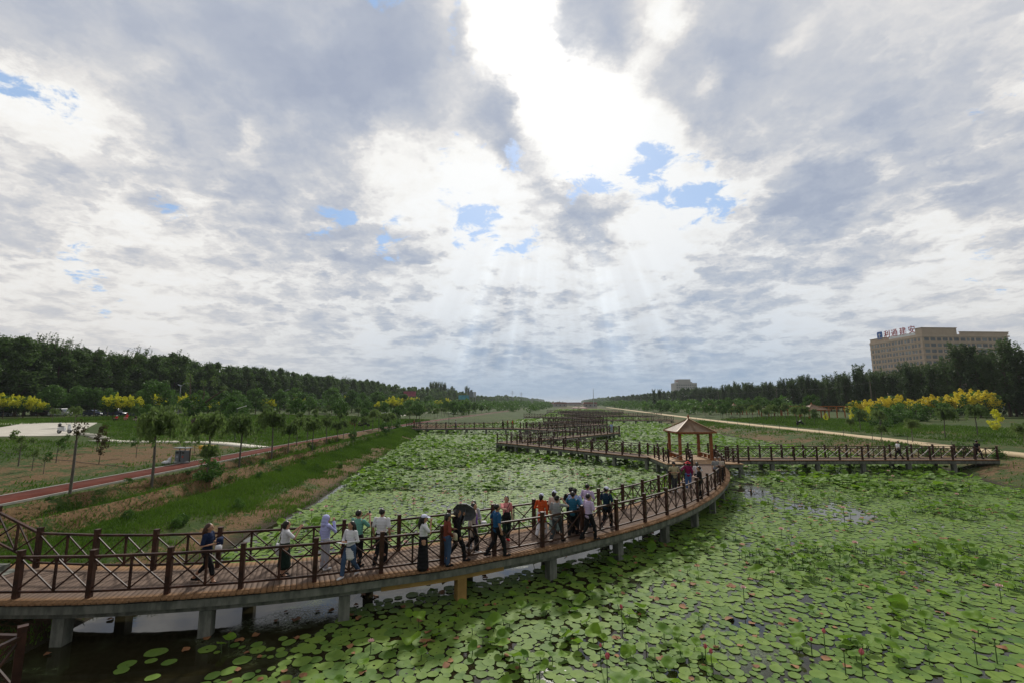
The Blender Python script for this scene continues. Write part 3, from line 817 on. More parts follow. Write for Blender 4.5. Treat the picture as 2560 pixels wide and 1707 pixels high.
# the big leaves one can pick out: each is an object
def pack(x,y,r,f=.62,cell=.7):
    """keeps leaves from stacking exactly: drops those too close to an earlier one"""
    order=np.argsort(-r); g={}; keep=[]
    for i in order:
        cx,cy=int(x[i]//cell),int(y[i]//cell); ok=True
        for a in (-1,0,1):
            for b in (-1,0,1):
                for j in g.get((cx+a,cy+b),()):
                    if (x[i]-x[j])**2+(y[i]-y[j])**2<(f*(r[i]+r[j]))**2: ok=False;break
                if not ok:break
            if not ok:break
        if ok: g.setdefault((cx,cy),[]).append(i); keep.append(i)
    return np.array(keep)
def radii(n,a=.10,b=.33): return a+(b-a)*nr.beta(1.5,2.6,n)
# near field floating
x,y=scatter(150000,-13,40,8.3,34); r=radii(len(x),.05,.27)*(.75+.35*np.clip(nz(x,y,.25,14)+.5,0,1))
kp=pack(x,y,r,.76); x,y,r=x[kp],y[kp],r[kp]
q=r/y; big=np.argsort(-q)[:190]; isbig=np.zeros(len(x),bool); isbig[big]=True
def leafset(name,x,y,r,mat,tv,tf,z=.012,up=False,label=None):
    n=len(x); zz_=np.full(n,z)+nr.uniform(0,.012,n)
    V,Fq,c=place(tv,tf,x,y,zz_,r,nr.uniform(0,.04,n),nr.uniform(0,6.28,n),nr.uniform(0,6.28,n),0.02)
    return V,Fq,c
V1,F1,c1=leafset('',x[~isbig],y[~isbig],r[~isbig],PADM,T14,F14)
bigs=[(x[i],y[i],r[i]) for i in big]
# mid field
x,y=scatter(130000,-20,42,34,72); r=radii(len(x),.08,.25); kp=pack(x,y,r,.72); x,y,r=x[kp],y[kp],r[kp]
V2,F2,c2=leafset('',x,y,r,PADM,T8,F8)
x,y=scatter(52000,-24,42,72,150); r=radii(len(x),.18,.40)
V3,F3,c3=leafset('',x,y,r,PADM,T8,F8)
x,y=scatter(34000,-10,42,150,425,dens=lambda x,y:np.full(x.shape,.8)); r=radii(len(x),.4,1.0)
V4,F4,c4=leafset('',x,y,r,PADM,T8,F8)
def join(L):
    V=[];F_=[];C=[];o=0
    for v,f,c in L: V.append(v);F_.append(f+o);C.append(c);o+=len(v)
    return np.concatenate(V),np.concatenate(F_),np.concatenate(C)
V_,F_,C_=join([(V1,F1,c1),(V2,F2,c2),(V3,F3,c3),(V4,F4,c4)])
o=npmesh('floating_lotus_leaves',V_,F_,PADM,attr={'leaf':C_},smooth=True); tag(o,'mat of round green lotus pads lying on the pond','lotus leaves',kind='stuff')
# standing leaves: clumped
def updens(k,base): 
    def f(x,y):
        v=nz(x,y,.42,5)+.7*nz(x,y,.16,6)
        far_=np.clip((y-24)/25,0,1)
        bank=np.clip(1-np.abs((x-bend(y))-np.interp(y,ELy,ELx)-1.8)/2.2,0,1)*np.clip((y-18)/6,0,1)
        dr=np.clip((v*.80+.06+.25*nz(x,y,1.6,44)+far_*.36+bank*.5),0,1)
        return density(x,y)*np.clip(dr,base,1)*k
    return f
x,y=scatter(26000,-12.5,40,9,34,updens(.62,.045)); r=radii(len(x),.09,.27); kp=pack(x,y,r,.55); x,y,r=x[kp],y[kp],r[kp]
h=.07+.27*nr.beta(2,2.2,len(x))+.14*np.clip(nz(x,y,.42,5),0,1)
q=r/y; bg=np.argsort(-q)[:110]; ib=np.zeros(len(x),bool); ib[bg]=True
ups=[(x[i],y[i],r[i],h[i]) for i in bg]
def upset(x,y,h,r,tv,tf,tmax=.45):
    n=len(x); return place(tv,tf,x,y,h,r,np.abs(nr.normal(0,.34,n)).clip(0,1.1),nr.uniform(0,6.28,n),nr.uniform(0,6.28,n),.15)
def stalks(x,y,h,w=.011):
    n=len(x); lean=nr.normal(0,.05,(n,2))
    V=[];o=[]
    t=np.array([[0,0],[1,0],[.5,.87]])-.5
    V=np.zeros((n,6,3))
    for i in range(3):
        V[:,i,0]=x+lean[:,0]+t[i,0]*w*2; V[:,i,1]=y+lean[:,1]+t[i,1]*w*2; V[:,i,2]=-.05
        V[:,i+3,0]=x+t[i,0]*w*2; V[:,i+3,1]=y+t[i,1]*w*2; V[:,i+3,2]=h-r_*0
    f=np.array([[0,1,4],[0,4,3],[1,2,5],[1,5,4],[2,0,3],[2,3,5]])
    F=(f[None]+(np.arange(n)*6)[:,None,None]).reshape(-1,3); return V.reshape(-1,3),F,np.zeros(n*6)
r_=0
A=upset(x[~ib],y[~ib],h[~ib],r[~ib],CUP,FCUP); SA=stalks(x[~ib],y[~ib],h[~ib]-r[~ib]*.25)
x,y=scatter(26000,-20,42,34,72,updens(.9,.10)); r=radii(len(x),.18,.34); h=.12+.38*nr.beta(2,2,len(x))
B=upset(x,y,h,r,CUP8,FCUP8); SB=stalks(x,y,h-r*.2)
x,y=scatter(16000,-24,42,72,150,updens(1,.2)); r=radii(len(x),.25,.45); h=.15+.4*nr.beta(2,2,len(x))
C3=upset(x,y,h,r,CUP8,FCUP8)
x,y=scatter(21000,-10,42,150,425,updens(1,.3)); r=radii(len(x),.35,.7); h=.3+.4*nr.beta(2,2,len(x))
D3=upset(x,y,h,r,CUP8,FCUP8)
V_,F_,C_=join([A,B,C3,D3])
o=npmesh('standing_lotus_leaves',V_,F_,UPM,attr={'leaf':C_},smooth=True); tag(o,'bright cupped lotus leaves standing above the pads across the pond','lotus leaves',kind='stuff')
V_,F_,C_=join([SA,SB]); o=npmesh('lotus_stalks',V_,F_,STEMM); tag(o,'thin green stalks of the standing lotus leaves','lotus stalks',kind='stuff')
# withered scraps
x,y=scatter(6000,-13,40,8.3,45,dens=lambda x,y:np.clip(.5+.5*nz(x,y,.6,9),0,1)*.45); r=radii(len(x),.05,.16)
V_,F_,C_=place(T8,F8,x,y,np.full(len(x),.035),r,nr.uniform(0,.3,len(x)),nr.uniform(0,6.28,len(x)),nr.uniform(0,6.28,len(x)),.25)
o=npmesh('withered_leaves',V_,F_,DEADM); tag(o,'brown withered leaf scraps floating among the lotus pads','withered leaves',kind='stuff')
# individual big leaves
protos=[]
for i in range(6):
    V_,F_,C_=place(T14,F14,np.array([0.]),np.array([0.]),np.array([0.]),np.array([1.]),np.array([.0]),np.array([0.]),np.array([0.]),.02,col=np.array([i/5]))
    o=npmesh('lotus_pad',V_,F_,PADM,attr={'leaf':C_},smooth=True); protos.append(o.data); bpy.data.objects.remove(o)
for i,(a,b,r) in enumerate(bigs):
    o=bpy.data.objects.new('lotus_pad',protos[i%6]); COL.objects.link(o); o.location=(a,b,.016+.004*(i%4)); o.scale=(r,r*rnd.uniform(.92,1.05),r); o.rotation_euler=(rnd.uniform(-.03,.03),rnd.uniform(-.03,.03),rnd.uniform(0,6.28))
    tag(o,'round flat lotus pad floating in the near part of the pond','lotus pad','large floating lotus pads in the foreground')
up=[]
for i in range(6):
    V_,F_,C_=place(CUP,FCUP,np.array([0.]),np.array([0.]),np.array([0.]),np.array([1.]),np.array([.0]),np.array([0.]),np.array([0.]),.13+.03*i,col=np.array([i/5]))
    o=npmesh('lotus_leaf',V_,F_,UPM,attr={'leaf':C_},smooth=True); up.append(o.data); bpy.data.objects.remove(o)
m=MB(); m.tube([(0,0,0),(0,0,1)],[.013,.010],6); so_=m.build('stalk',STEMM); stalkme=so_.data; bpy.data.objects.remove(so_)
for i,(a,b,r,h) in enumerate(ups):
    t=empty('lotus_leaf',(a,b,0),0,'cupped lotus leaf on its own stalk above the near floating pads','lotus leaf','standing lotus leaves in the foreground')
    o=bpy.data.objects.new('blade',up[i%6]); COL.objects.link(o); o.parent=t; o.location=(0,0,h); o.scale=(r,r,r); o.rotation_euler=(rnd.gauss(-.05,.28),rnd.gauss(0,.28),rnd.uniform(0,6.28))
    o=bpy.data.objects.new('stalk',stalkme); COL.objects.link(o); o.parent=t; o.scale=(1,1,h-.28*r+.1); o.location=(0,0,-.1)
# ---- blossoms and buds
PINK=simple('bud_pink',(.50,.07,.10),.6,.2,6,c2=(.60,.20,.22)); PALE=simple('blossom_pink',(.75,.45,.46),.5,.1,20,c2=(.80,.62,.60)); PODM=simple('seed_pod',(.06,.05,.02),.8,.2,9)
def petal(m,az,tilt,L,w,c=(0,0,0),mi=0):
    vs=[];n=6
    for i in range(n+1):
        t=i/n; ww=w*math.sin(math.pi*min(1,t*.93+.05))**.8; rr_=L*t; cur=tilt+(.45*(1-t))
        x_=rr_*math.cos(tilt)-.25*L*math.sin(math.pi*t)*math.sin(tilt)*-1; z_=rr_*math.sin(tilt)-.12*L*math.sin(math.pi*t)
        for s_ in (-1,0,1): vs.append(Matrix.Rotation(az,3,'Z')@Vector((x_,s_*ww,z_+abs(s_)*.25*ww))+Vector(c))
    fs=[]
    for i in range(n):
        for k in range(2): fs.append((i*3+k,i*3+k+1,i*3+k+4,i*3+k+3))
    m.add(vs,fs,mi)
def flower_mesh(openn):
    m=MB()
    if openn:
        for j,(n,t,L) in enumerate(((8,.35,.12),(8,.75,.12),(6,1.15,.10))):
            for k in range(n): petal(m,2*math.pi*k/n+j*.4,t,L,.032)
        m.lathe((0,0,.0),[(.0,0),(.02,.01),(.03,.05),(.0,.055)],8)
    else:
        m.lathe((0,0,0),[(.0,0),(.028,.015),(.042,.055),(.034,.10),(.014,.145),(0,.165)],10)
        for k in range(5): petal(m,2*math.pi*k/5,1.35,.14,.03,(0,0,.005))
    return m
bm_=flower_mesh(False).build('bud',PINK,smooth=True); om_=flower_mesh(True).build('blossom',PALE,smooth=True)
pm_=MB(); pm_.lathe((0,0,0),[(.0,0),(.02,.01),(.05,.05),(.052,.065),(0,.07)],10); pm_=pm_.build('pod',PODM)
def bpw(px,py,z):
    dx=(px-1280)/1138.; dy=-(py-853.5)/1138.
    d=(dx,math.cos(PITCH)-math.sin(PITCH)*dy,math.sin(PITCH)+math.cos(PITCH)*dy); t=(z-HCAM)/d[2]; return t*d[0],t*d[1]
def bloom(kind,px,py,z,s=1,label=None,grp=None,cat=None):
    x_,y_=bpw(px,py,z)
    nm={'bud':'lotus_bud','open':'lotus_blossom','pod':'lotus_seed_pod'}[kind]
    t=empty(nm,(x_,y_,0),rnd.uniform(0,6),label,cat,grp)
    me={'bud':bm_,'open':om_,'pod':pm_}[kind].data
    o=bpy.data.objects.new({'bud':'petals','open':'petals','pod':'pod'}[kind],me); COL.objects.link(o); o.parent=t; o.location=(0,0,z-.07*s); o.scale=(s*.8,)*3; o.rotation_euler=(rnd.uniform(-.2,.2),rnd.uniform(-.2,.2),0)
    o=bpy.data.objects.new('stalk',stalkme); COL.objects.link(o); o.parent=t; o.scale=(1,1,z+.03); o.location=(0,0,-.1)
zA=lambda x,y:(1280+x/3.672,1280+y/3.672)
zB=lambda x,y:(1920+x/3.672,1280+y/3.672)
bloom('bud',*zA(870,1313),.62,1.25,'deep pink lotus bud on a tall stalk near the bottom edge of the photo','lotus buds','lotus bud')
bloom('bud',*zA(812,1218),.5,.8,'small slim pink lotus bud just behind the deep pink one','lotus buds','lotus bud')
bloom('bud',*zA(1772,1222),.55,1.0,'left of two neighbouring pink lotus buds, standing taller, in the lower middle pond','lotus buds','lotus bud')
bloom('bud',*zA(1825,1268),.5,1.0,'right of two neighbouring pink lotus buds, standing lower, in the lower middle pond','lotus buds','lotus bud')
bloom('bud',*zA(1005,862),.6,1.1,'pink lotus bud standing among cupped leaves in front of the bridge piers','lotus buds','lotus bud')
bloom('bud',*zB(510,1085),.55,1.0,'pink lotus bud beside a dark hollow in the pads at lower right','lotus buds','lotus bud')
bloom('bud',*zB(392,1158),.4,.9,'low pink lotus bud just left of another bud at lower right','lotus buds','lotus bud')
bloom('bud',*zB(850,1272),.6,1.25,'large pink lotus bud furthest right along the bottom of the pond','lotus buds','lotus bud')
bloom('open',928,1596,.35,1.0,'pale pink lotus blossom floating low near the dark water under the bridge','lotus blossoms','lotus blossom')
bloom('open',*zA(2122,672),.6,1.0,'pale pink lotus blossom in the middle of the right pond','lotus blossoms','lotus blossom')
bloom('open',*zB(2120,655),.6,1.3,'pale pink open blossom near the right edge of the photo','lotus blossoms','lotus blossom')
bloom('open',*zB(40,535),.5,1,'pale blossom among leaves left of the right pond centre','lotus blossoms','lotus blossom')
bloom('pod',*zB(693,1245),.6,1.2,'dark lotus seed pod on a bent stalk at lower right','lotus seed pods','seed pod')
bloom('pod',*zB(1890,1137),.65,1.1,'dark lotus seed pod on a straight stalk near lower right','lotus seed pods','seed pod')
bloom('pod',*zB(2075,1150),.6,1.0,'reddish seed pod right of the other two at lower right','lotus seed pods','seed pod')
r3=random.Random(5)
for i in range(60):
    yy=r3.choice([r3.uniform(18,30),r3.uniform(24,60),r3.uniform(30,60)]); 
    x_=r3.uniform(-11,36); 
    if abs(x_)>1.05*yy or not inpond(np.array([x_]),np.array([yy]))[0] or abs(dbridge(np.array([x_]),np.array([float(yy)]))[0])<2: continue
    px_=1280+1138*x_/yy
    t=empty('lotus_blossom',(x_,yy,0),r3.uniform(0,6),'small pale blossom dotted among the lotus leaves further out','lotus blossom','small distant lotus blossoms')
    z_=r3.uniform(.4,.8)
    o=bpy.data.objects.new('petals',om_.data); COL.objects.link(o); o.parent=t; o.location=(0,0,z_); o.scale=(1.1,)*3
    o=bpy.data.objects.new('stalk',stalkme); COL.objects.link(o); o.parent=t; o.scale=(1,1,z_+.1); o.location=(0,0,-.1)
for q in (bm_,om_,pm_): bpy.data.objects.remove(q)
# ------------------------------------------------------------------ trees
G_DARK=leafmat('belt_foliage',(.036,.075,.020),(.105,.180,.044),.42,.6,.35,.2,.5)
G_DARK2=leafmat('poplar_foliage',(.032,.062,.024),(.088,.140,.046),.42,.6,.35,.2,.5)
G_WIL=leafmat('willow_foliage',(.075,.130,.036),(.185,.265,.075),.45,.6,.9,.2,.5)
G_MID=leafmat('park_foliage',(.040,.100,.018),(.105,.205,.038),.35,.6,.7,.2,.5)
G_YEL=leafmat('golden_foliage',(.50,.50,.02),(.82,.80,.07),.35,.6,1.0,.2,.2)
G_GOLD=leafmat('amber_foliage',(.62,.50,.03),(.88,.76,.08),.35,.6,1.0,.2,.2)
G_BRN=leafmat('brown_foliage',(.055,.045,.02),(.10,.085,.035),.2,.7,1.0,.1,.2)
G_GRS=leafmat('bank_grass',(.045,.100,.012),(.120,.220,.026),.3,.7,.5,.15,.1)
def quads(C,size,rs,flat=0,droop=0,long=1.0):
    """leafy sprays: one small quad per point, random facing; C (n,3), size scalar or (n,)"""
    n=len(C); s=np.broadcast_to(size,(n,))*rs.uniform(.6,1.35,n)
    a=rs.normal(size=(n,3)); a[:,2]*=(1-flat); 
    if droop: a=a*(1-droop)+np.array([0,0,-1])*droop*2
    a/=np.linalg.norm(a,axis=1)[:,None]+1e-9
    b=np.cross(a,rs.normal(size=(n,3))); b/=np.linalg.norm(b,axis=1)[:,None]+1e-9
    a=a*s[:,None]*.5*long; b=b*s[:,None]*.5
    V=np.stack([C-a,C+b*.8,C+a,C-b*.8],1).reshape(-1,3)
    F=np.arange(n*4).reshape(-1,4); return V,F
def clumps(n,rs,cent,rad,shell=.55):
    """points in balls around given centres"""
    k=len(cent); i=rs.randint(0,k,n); d=rs.normal(size=(n,3)); d/=np.linalg.norm(d,axis=1)[:,None]
    r=(shell+(1-shell)*rs.uniform(0,1,n)**.6)[:,None]*np.broadcast_to(rad,(k,))[i][:,None]*rs.uniform(.6,1.1,n)[:,None]
    return cent[i]+d*r, i
def ovoid(n,rs,z0,z1,R,peak=.4,fill=.5):
    """clump centres through a crown: widest at 'peak' of its height"""
    t=rs.uniform(0,1,n); prof=np.where(t<peak,np.sin(t/peak*math.pi/2)**.6,np.cos((t-peak)/(1-peak)*math.pi/2)**.75)
    r=R*prof*np.sqrt(rs.uniform(fill,1,n)); a=rs.uniform(0,6.283,n)
    return np.stack([r*np.cos(a),r*np.sin(a),z0+(z1-z0)*t],-1)
def crown_obj(name,V,F,mat,seed,C=None,parent=None,per=4):
    rs=np.random.RandomState(seed); col=np.repeat(rs.uniform(0,1,len(V)//per) if C is None else C,per)
    return npmesh(name,V,F,mat,attr={'leaf':col},parent=parent)
def trunk(parent,h,r0,r1,limbs,mat=BARK,lean=(0,0),seed=0,rad=None,n=7):
    m=MB(); q=random.Random(seed)
    pts=[(lean[0]*t*t*h,lean[1]*t*t*h,-.2+(h+.2)*t) for t in (0,.25,.5,.75,1)]
    m.tube(pts,[r0*1.15,r0*.95,r0*.8,(r0+r1)/2*.8,r1],n)
    for (z,L,up_) in limbs:
        a=q.uniform(0,6.28); t=z/h; p=Vector((lean[0]*t*t*h,lean[1]*t*t*h,z)); e=p+Vector((math.cos(a)*L,math.sin(a)*L,L*up_))
        m.tube([p,p.lerp(e,.5)+Vector((0,0,-.06*L)),e],[r0*.45,r0*.3,r0*.1],5)
    return m.build('trunk',mat,parent)
def make_tree(kind,seed,scale=1):
    rs=np.random.RandomState(seed); q=random.Random(seed)
    t=empty('tree',(0,0,0))
    if kind=='belt':     # dense roadside willow/poplar, leafy almost to the ground
        c=ovoid(95,rs,1.6,17.6,3.3,.45,.35); C,i=clumps(6200,rs,c,1.25)
        V,F=quads(C,.45,rs); crown_obj('crown',V,F,G_DARK,seed,rs.uniform(0,1,95)[i]*.6+rs.uniform(0,.4,len(i)),t)
        trunk(t,15,.24,.06,[(4,2.5,1),(6,2.6,1.1),(8,2.4,1.2),(10,1.8,1.3)],seed=seed)
    elif kind=='beltspike':  # the same with bare upright shoots above the crown
        c=ovoid(85,rs,1.6,16.6,3.3,.45,.35); C,i=clumps(5800,rs,c,1.25)
        V,F=quads(C,.45,rs); L=[(V,F)]
        sh=[]
        m=MB()
        for k in range(12):
            a=rs.uniform(0,6.28); r=rs.uniform(.2,2.4); p0=np.array([r*np.cos(a),r*np.sin(a),15.2]); p1=p0+np.array([.9+rs.uniform(-.3,.5),rs.uniform(-.4,.4),rs.uniform(2.6,5.0)])
            m.tube([p0,p1],[.05,.02],4)
            tt=rs.uniform(.25,1,26)[:,None]; sh.append(p0+(p1-p0)*tt+rs.normal(0,.14,(26,3)))
        V2,F2=quads(np.concatenate(sh),.30,rs); V=np.concatenate([V,V2]); F=np.concatenate([F,F2+len(V)-len(V2)])
        crown_obj('crown',V,F,G_DARK,seed,None,t)
        tr=trunk(t,15,.24,.06,[(4,2.5,1),(6,2.6,1.1),(8,2.4,1.2)],seed=seed); m.build('shoot',BARK,t)
    elif kind=='poplar':   # upright branched poplar with a feathery top
        cs=[];ls=[]; m=MB(); H=rs.uniform(13.5,16)
        m.tube([(0,0,-.2),(0.05,0,H*.5),(.35,0,H*.92)],[.19,.13,.03],6)
        for k in range(42):
            z=rs.uniform(.8,H*.78); a=rs.uniform(0,6.28); L=rs.uniform(2.2,4.8)*(1-.15*z/H); w_=.50-.18*z/H; d=np.array([np.cos(a)*w_+.10,np.sin(a)*w_,1.0]); d/=np.linalg.norm(d)
            p0=np.array([.1,0,z]); n_=int(95*L/3); tt=rs.uniform(.12,1,n_)[:,None]
            cs.append(p0+d*L*tt+rs.normal(0,.42,(n_,3))*(1.15-tt*.75)); m.tube([p0,p0+d*L*.8],[.05,.015],4)
            ls.append(np.full(n_,rs.uniform(0,.7)))
        tt=rs.uniform(0,1,170)[:,None]; cs.append(np.array([.2,0,H*.6])+np.array([.35,0,H*.36])*tt+rs.normal(0,.22,(170,3))*(1.3-tt)); ls.append(np.full(170,.5))
        C=np.concatenate(cs); V,F=quads(C,.31,rs); crown_obj('crown',V,F,G_DARK2,seed,np.concatenate(ls)+rs.uniform(0,.3,len(C)),t); m.build('trunk',BARK,t)
    elif kind=='willow':   # young staked willow with drooping sprays, about 4.4 m
        H=4.4; m=MB(); lean=(rs.uniform(-.04,.06),rs.uniform(-.03,.03)); cs=[];ls=[]
        m.tube([(0,0,-.2),(0,0,.9),(lean[0]*2,lean[1]*2,2.3)],[.055,.045,.035],6)
        for k in range(42):
            a=rs.uniform(0,6.28); up_=rs.uniform(.35,1.45); R_=rs.uniform(.3,1.0); z0=2.0+rs.uniform(-.15,.35)
            n_=46; tt=np.linspace(.1,1,n_)+rs.uniform(-.02,.02,n_)
            x_=R_*(tt**.8)*np.cos(a)+.25*tt**2; y_=R_*(tt**.8)*np.sin(a); z_=z0+up_*1.35*tt-.75*up_*tt**2.6-.75*tt**3*R_
            P_=np.stack([x_,y_,z_],-1)+rs.normal(0,.05,(n_,3)); cs.append(P_); ls.append(np.full(n_,rs.uniform(0,.8)))
            if k%4==0: m.tube([(lean[0]*2,lean[1]*2,2.1),(x_[20],y_[20],z_[20])],[.022,.006],4)
        C=np.concatenate(cs); V,F=quads(C,.105,rs,droop=.5,long=2.3); crown_obj('crown',V,F,G_WIL,seed,np.concatenate(ls)+rs.uniform(0,.25,len(C)),t); m.build('trunk',PBARK,t)
    elif kind=='round':    # round-headed park tree, 5 m
        c=ovoid(40,rs,2.0,5.2,1.9,.45,.3); C,i=clumps(2000,rs,c,.62); V,F=quads(C,.27,rs)
        crown_obj('crown',V,F,G_MID,seed,rs.uniform(0,1,40)[i]*.7+rs.uniform(0,.3,len(i)),t); trunk(t,3.6,.09,.03,[(1.9,.9,1),(2.1,1,1),(2.4,.8,1.1)],seed=seed)
    elif kind in('golden','amber'):   # green body, golden plumes on top
        R_=2.2 if kind=='golden' else 2.3; c=ovoid(26,rs,1.9 if kind=='golden' else .8,4.0,R_,.5,.3); C,i=clumps(900 if kind=='golden' else 1500,rs,c,.6); V,F=quads(C,.28,rs)
        crown_obj('crown',V,F,G_MID,seed,None,t)
        cs=[]
        for k in range(15 if kind=='golden' else 24):
            a=rs.uniform(0,6.28); r=R_*math.sqrt(rs.uniform(0,.85)); b=np.array([r*np.cos(a),r*np.sin(a),3.5-.35*r-(0 if kind=='golden' else rs.uniform(-.3,1.3))]); hh=rs.uniform(.7,1.6)
            tt=rs.uniform(0,1,130)[:,None]; cs.append(b+np.array([np.cos(a)*.35+.15,np.sin(a)*.35,1])*hh*tt+rs.normal(0,.27,(130,3))*(1.15-tt))
        if kind=='golden': C2,_i=clumps(900,rs,ovoid(18,rs,2.4,3.6,2.2,.4,.6),.5); cs.append(C2)
        V,F=quads(np.concatenate(cs),.21,rs); crown_obj('golden_plumes',V,F,G_YEL if kind=='golden' else G_GOLD,seed,None,t)
        trunk(t,2.8,.08,.03,[(1.3,1.2,.9),(1.5,1.2,.9),(1.7,1,.9)],seed=seed)
    elif kind=='yellowbush':
        c=ovoid(16,rs,.3,2.6,.75,.45,.3); C,i=clumps(900,rs,c,.33); V,F=quads(C,.17,rs); crown_obj('crown',V,F,G_YEL,seed,None,t); trunk(t,1.4,.04,.02,[(.5,.4,1)],seed=seed)
    elif kind=='bush':
        c=ovoid(14,rs,.15,1.2,.85,.35,.3); C,i=clumps(1100,rs,c,.35); V,F=quads(C,.13,rs); crown_obj('crown',V,F,G_MID,seed,None,t); trunk(t,.6,.03,.02,[(.2,.4,1),(.25,.4,1)],seed=seed)
    elif kind=='sapling':    # small nursery tree, lumpy sparse crown
        c=np.array([[rs.uniform(-.55,.55),rs.uniform(-.55,.55),rs.uniform(1.5,2.8)] for _ in range(7)]); C,i=clumps(560,rs,c,.30,.3); V,F=quads(C,.13,rs)
        crown_obj('crown',V,F,G_MID if seed%2 else G_WIL,seed,None,t); trunk(t,2.3,.045,.02,[(1.1,.6,1),(1.2,.6,1.1),(1.4,.5,1.2)],seed=seed,mat=PBARK)
    elif kind=='brown':
        c=np.array([[.07*k+rs.uniform(-.2,.2),rs.uniform(-.25,.25),1.1+.22*k] for k in range(7)]); C,i=clumps(300,rs,c,.28,.2); V,F=quads(C,.15,rs,droop=.2)
        crown_obj('crown',V,F,G_BRN,seed,None,t); trunk(t,2.4,.035,.015,[(1.2,.5,1.3),(1.5,.4,1.3)],seed=seed,lean=(.05,0))
    return t
def proto(kind,n,s0): return [make_tree(kind,s0+i) for i in range(n)]
P_={}
for kd,n_,s0 in (('belt',5,10),('beltspike',3,30),('poplar',6,50),('willow',5,70),('round',4,90),('golden',3,110),('amber',3,120),('yellowbush',1,130),('bush',2,140),('sapling',4,150),('brown',2,160)):
    P_[kd]=proto(kd,n_,s0)
KM={}
for l in P_.values():
    for t in l: KM[t]=children(t)
def plant(kind,x,y,sc=1,label='',group=None,cat='tree',name='tree',i=None,rz=None,dz=0,rx=0):
    p=P_[kind][rnd.randrange(len(P_[kind])) if i is None else i]
    c=p.copy(); COL.objects.link(c); c.name=name
    for ch in KM[p]:
        d=ch.copy(); COL.objects.link(d); d.parent=c
    c.location=(x,y,gz(x,y)+dz); c.rotation_euler=(rx,0,rnd.uniform(0,6.28) if rz is None else rz); 
    s3=(sc,sc,sc) if not isinstance(sc,tuple) else sc
    c.scale=s3; tag(c,label,cat,group); return c
# -- left belt: near trees one by one
bl=lambda y,o: o+.119*max(y,0)
y=62; k=0
while y<330:
    for row,(o_,n_) in enumerate(((-131,0),(-137,1))):
        yy=y+row*2.2+rnd.uniform(-.5,.5); x_=bl(yy,o_)+rnd.uniform(-.8,.8)
        if -x_>1.2*yy+10: continue
        if row==1 and k%2 and y>200: continue
        sp=rnd.random()<(.30 if yy<170 else .06)
        s=rnd.uniform(.95,1.04)*(1.03 if yy<160 else .99)*(.97+.03*math.sin(yy*.13))*(1.04 if row else 1)
        plant('beltspike' if sp else 'belt',x_,yy,(s*1.22,s*1.22,s),('dark green belt tree with bare shoots rising over its crown, behind the car park' if sp else 'tall dense dark green tree in the belt behind the car park'),'tall shoot-topped trees of the left belt' if sp else 'dense trees of the left belt',rz=rnd.uniform(-.6,.6) if sp else None)
    y+=4.3 if y<160 else 5.2; k+=1
# inner gloom of the belt: further rows and the far end
def mass(name,label,pts,kind,h,w,n,mat,size,seed,top=None):
    rs=np.random.RandomState(seed); Vs=[]; Fs=[]; off=0; Cs=[]
    for (x_,y_,s) in pts:
        if kind=='belt': c=ovoid(26,rs,.5,h*s,w,.45,.3)
        else: c=ovoid(26,rs,.5,h*s,w*.8,.4,.2)
        C,i=clumps(n,rs,c,w*.38); V,F=quads(C,size*(1+y_/900),rs)
        if kind!='belt': V[:,2]+=0
        V=V+np.array([x_,y_,gz(x_,y_)]); Vs.append(V);Fs.append(F+off);off+=len(V); Cs.append(rs.uniform(0,1,n))
    V=np.concatenate(Vs);F=np.concatenate(Fs);C=np.repeat(np.concatenate(Cs),4)
    o=npmesh(name,V,F,mat,attr={'leaf':C}); tag(o,label,'woodland',kind='stuff'); return o
pts=[]
for y in np.arange(60,330,6): pts.append((bl(y,-144)+rnd.uniform(-1,1),y,1.02))
for y in np.arange(330,900,7):
    for o_ in (-131,-139): pts.append((bl(y,o_)+rnd.uniform(-1,1),y+rnd.uniform(-2,2),rnd.uniform(.85,1.0)*(1.0 if y<600 else .8)))
mass('woodland','dark tree belt running to the horizon on the left',pts,'belt',17,3.8,420,G_DARK,1.0,5)
fq=random.Random(77); pts=[]
for y in np.arange(165,1300,5.0):
    for side in (0,1):
        for _ in range(2 if y<700 else 1):
            xb_=fq.uniform(-118,-8 if y>240 else -30) if side==0 else fq.uniform(56,108)
            pts.append((xb_+bnd(y),y+fq.uniform(-3,3),fq.uniform(.2,.45)*(1+y/1500)))
mass('thicket','low green scrub and small trees covering the far banks towards the horizon',pts,'belt',11,3.6,110,G_MID,.75,12)
# tall clump that overtops the far belt
for i in range(12):
    yy=470+i*9; plant('poplar',bl(yy,-140)+rnd.uniform(-3,3),yy,(1.9,1.9,1.62+.22*math.sin(i*.55)),'tall feathery poplar overtopping the far part of the left belt','poplars overtopping the left belt',cat='poplar',name='poplar')
for i in range(4):
    yy=640+i*12; plant('poplar',bl(yy,-140),yy,(1.5,1.5,1.75-.1*i),'spire-like poplar right of the tall clump on the left belt','spire poplars of the left belt',cat='poplar',name='poplar')
pts=[]
for y in np.arange(880,2600,16):
    pts.append((-131+.119*y+rnd.uniform(-4,4),y,rnd.uniform(.7,1.05)))
    pts.append((112+.112*y+rnd.uniform(-4,4),y,rnd.uniform(.6,.9)))
mass('woodland','low far woodland closing the river valley at the horizon',pts,'belt',18,9,260,G_DARK,2.0,8)
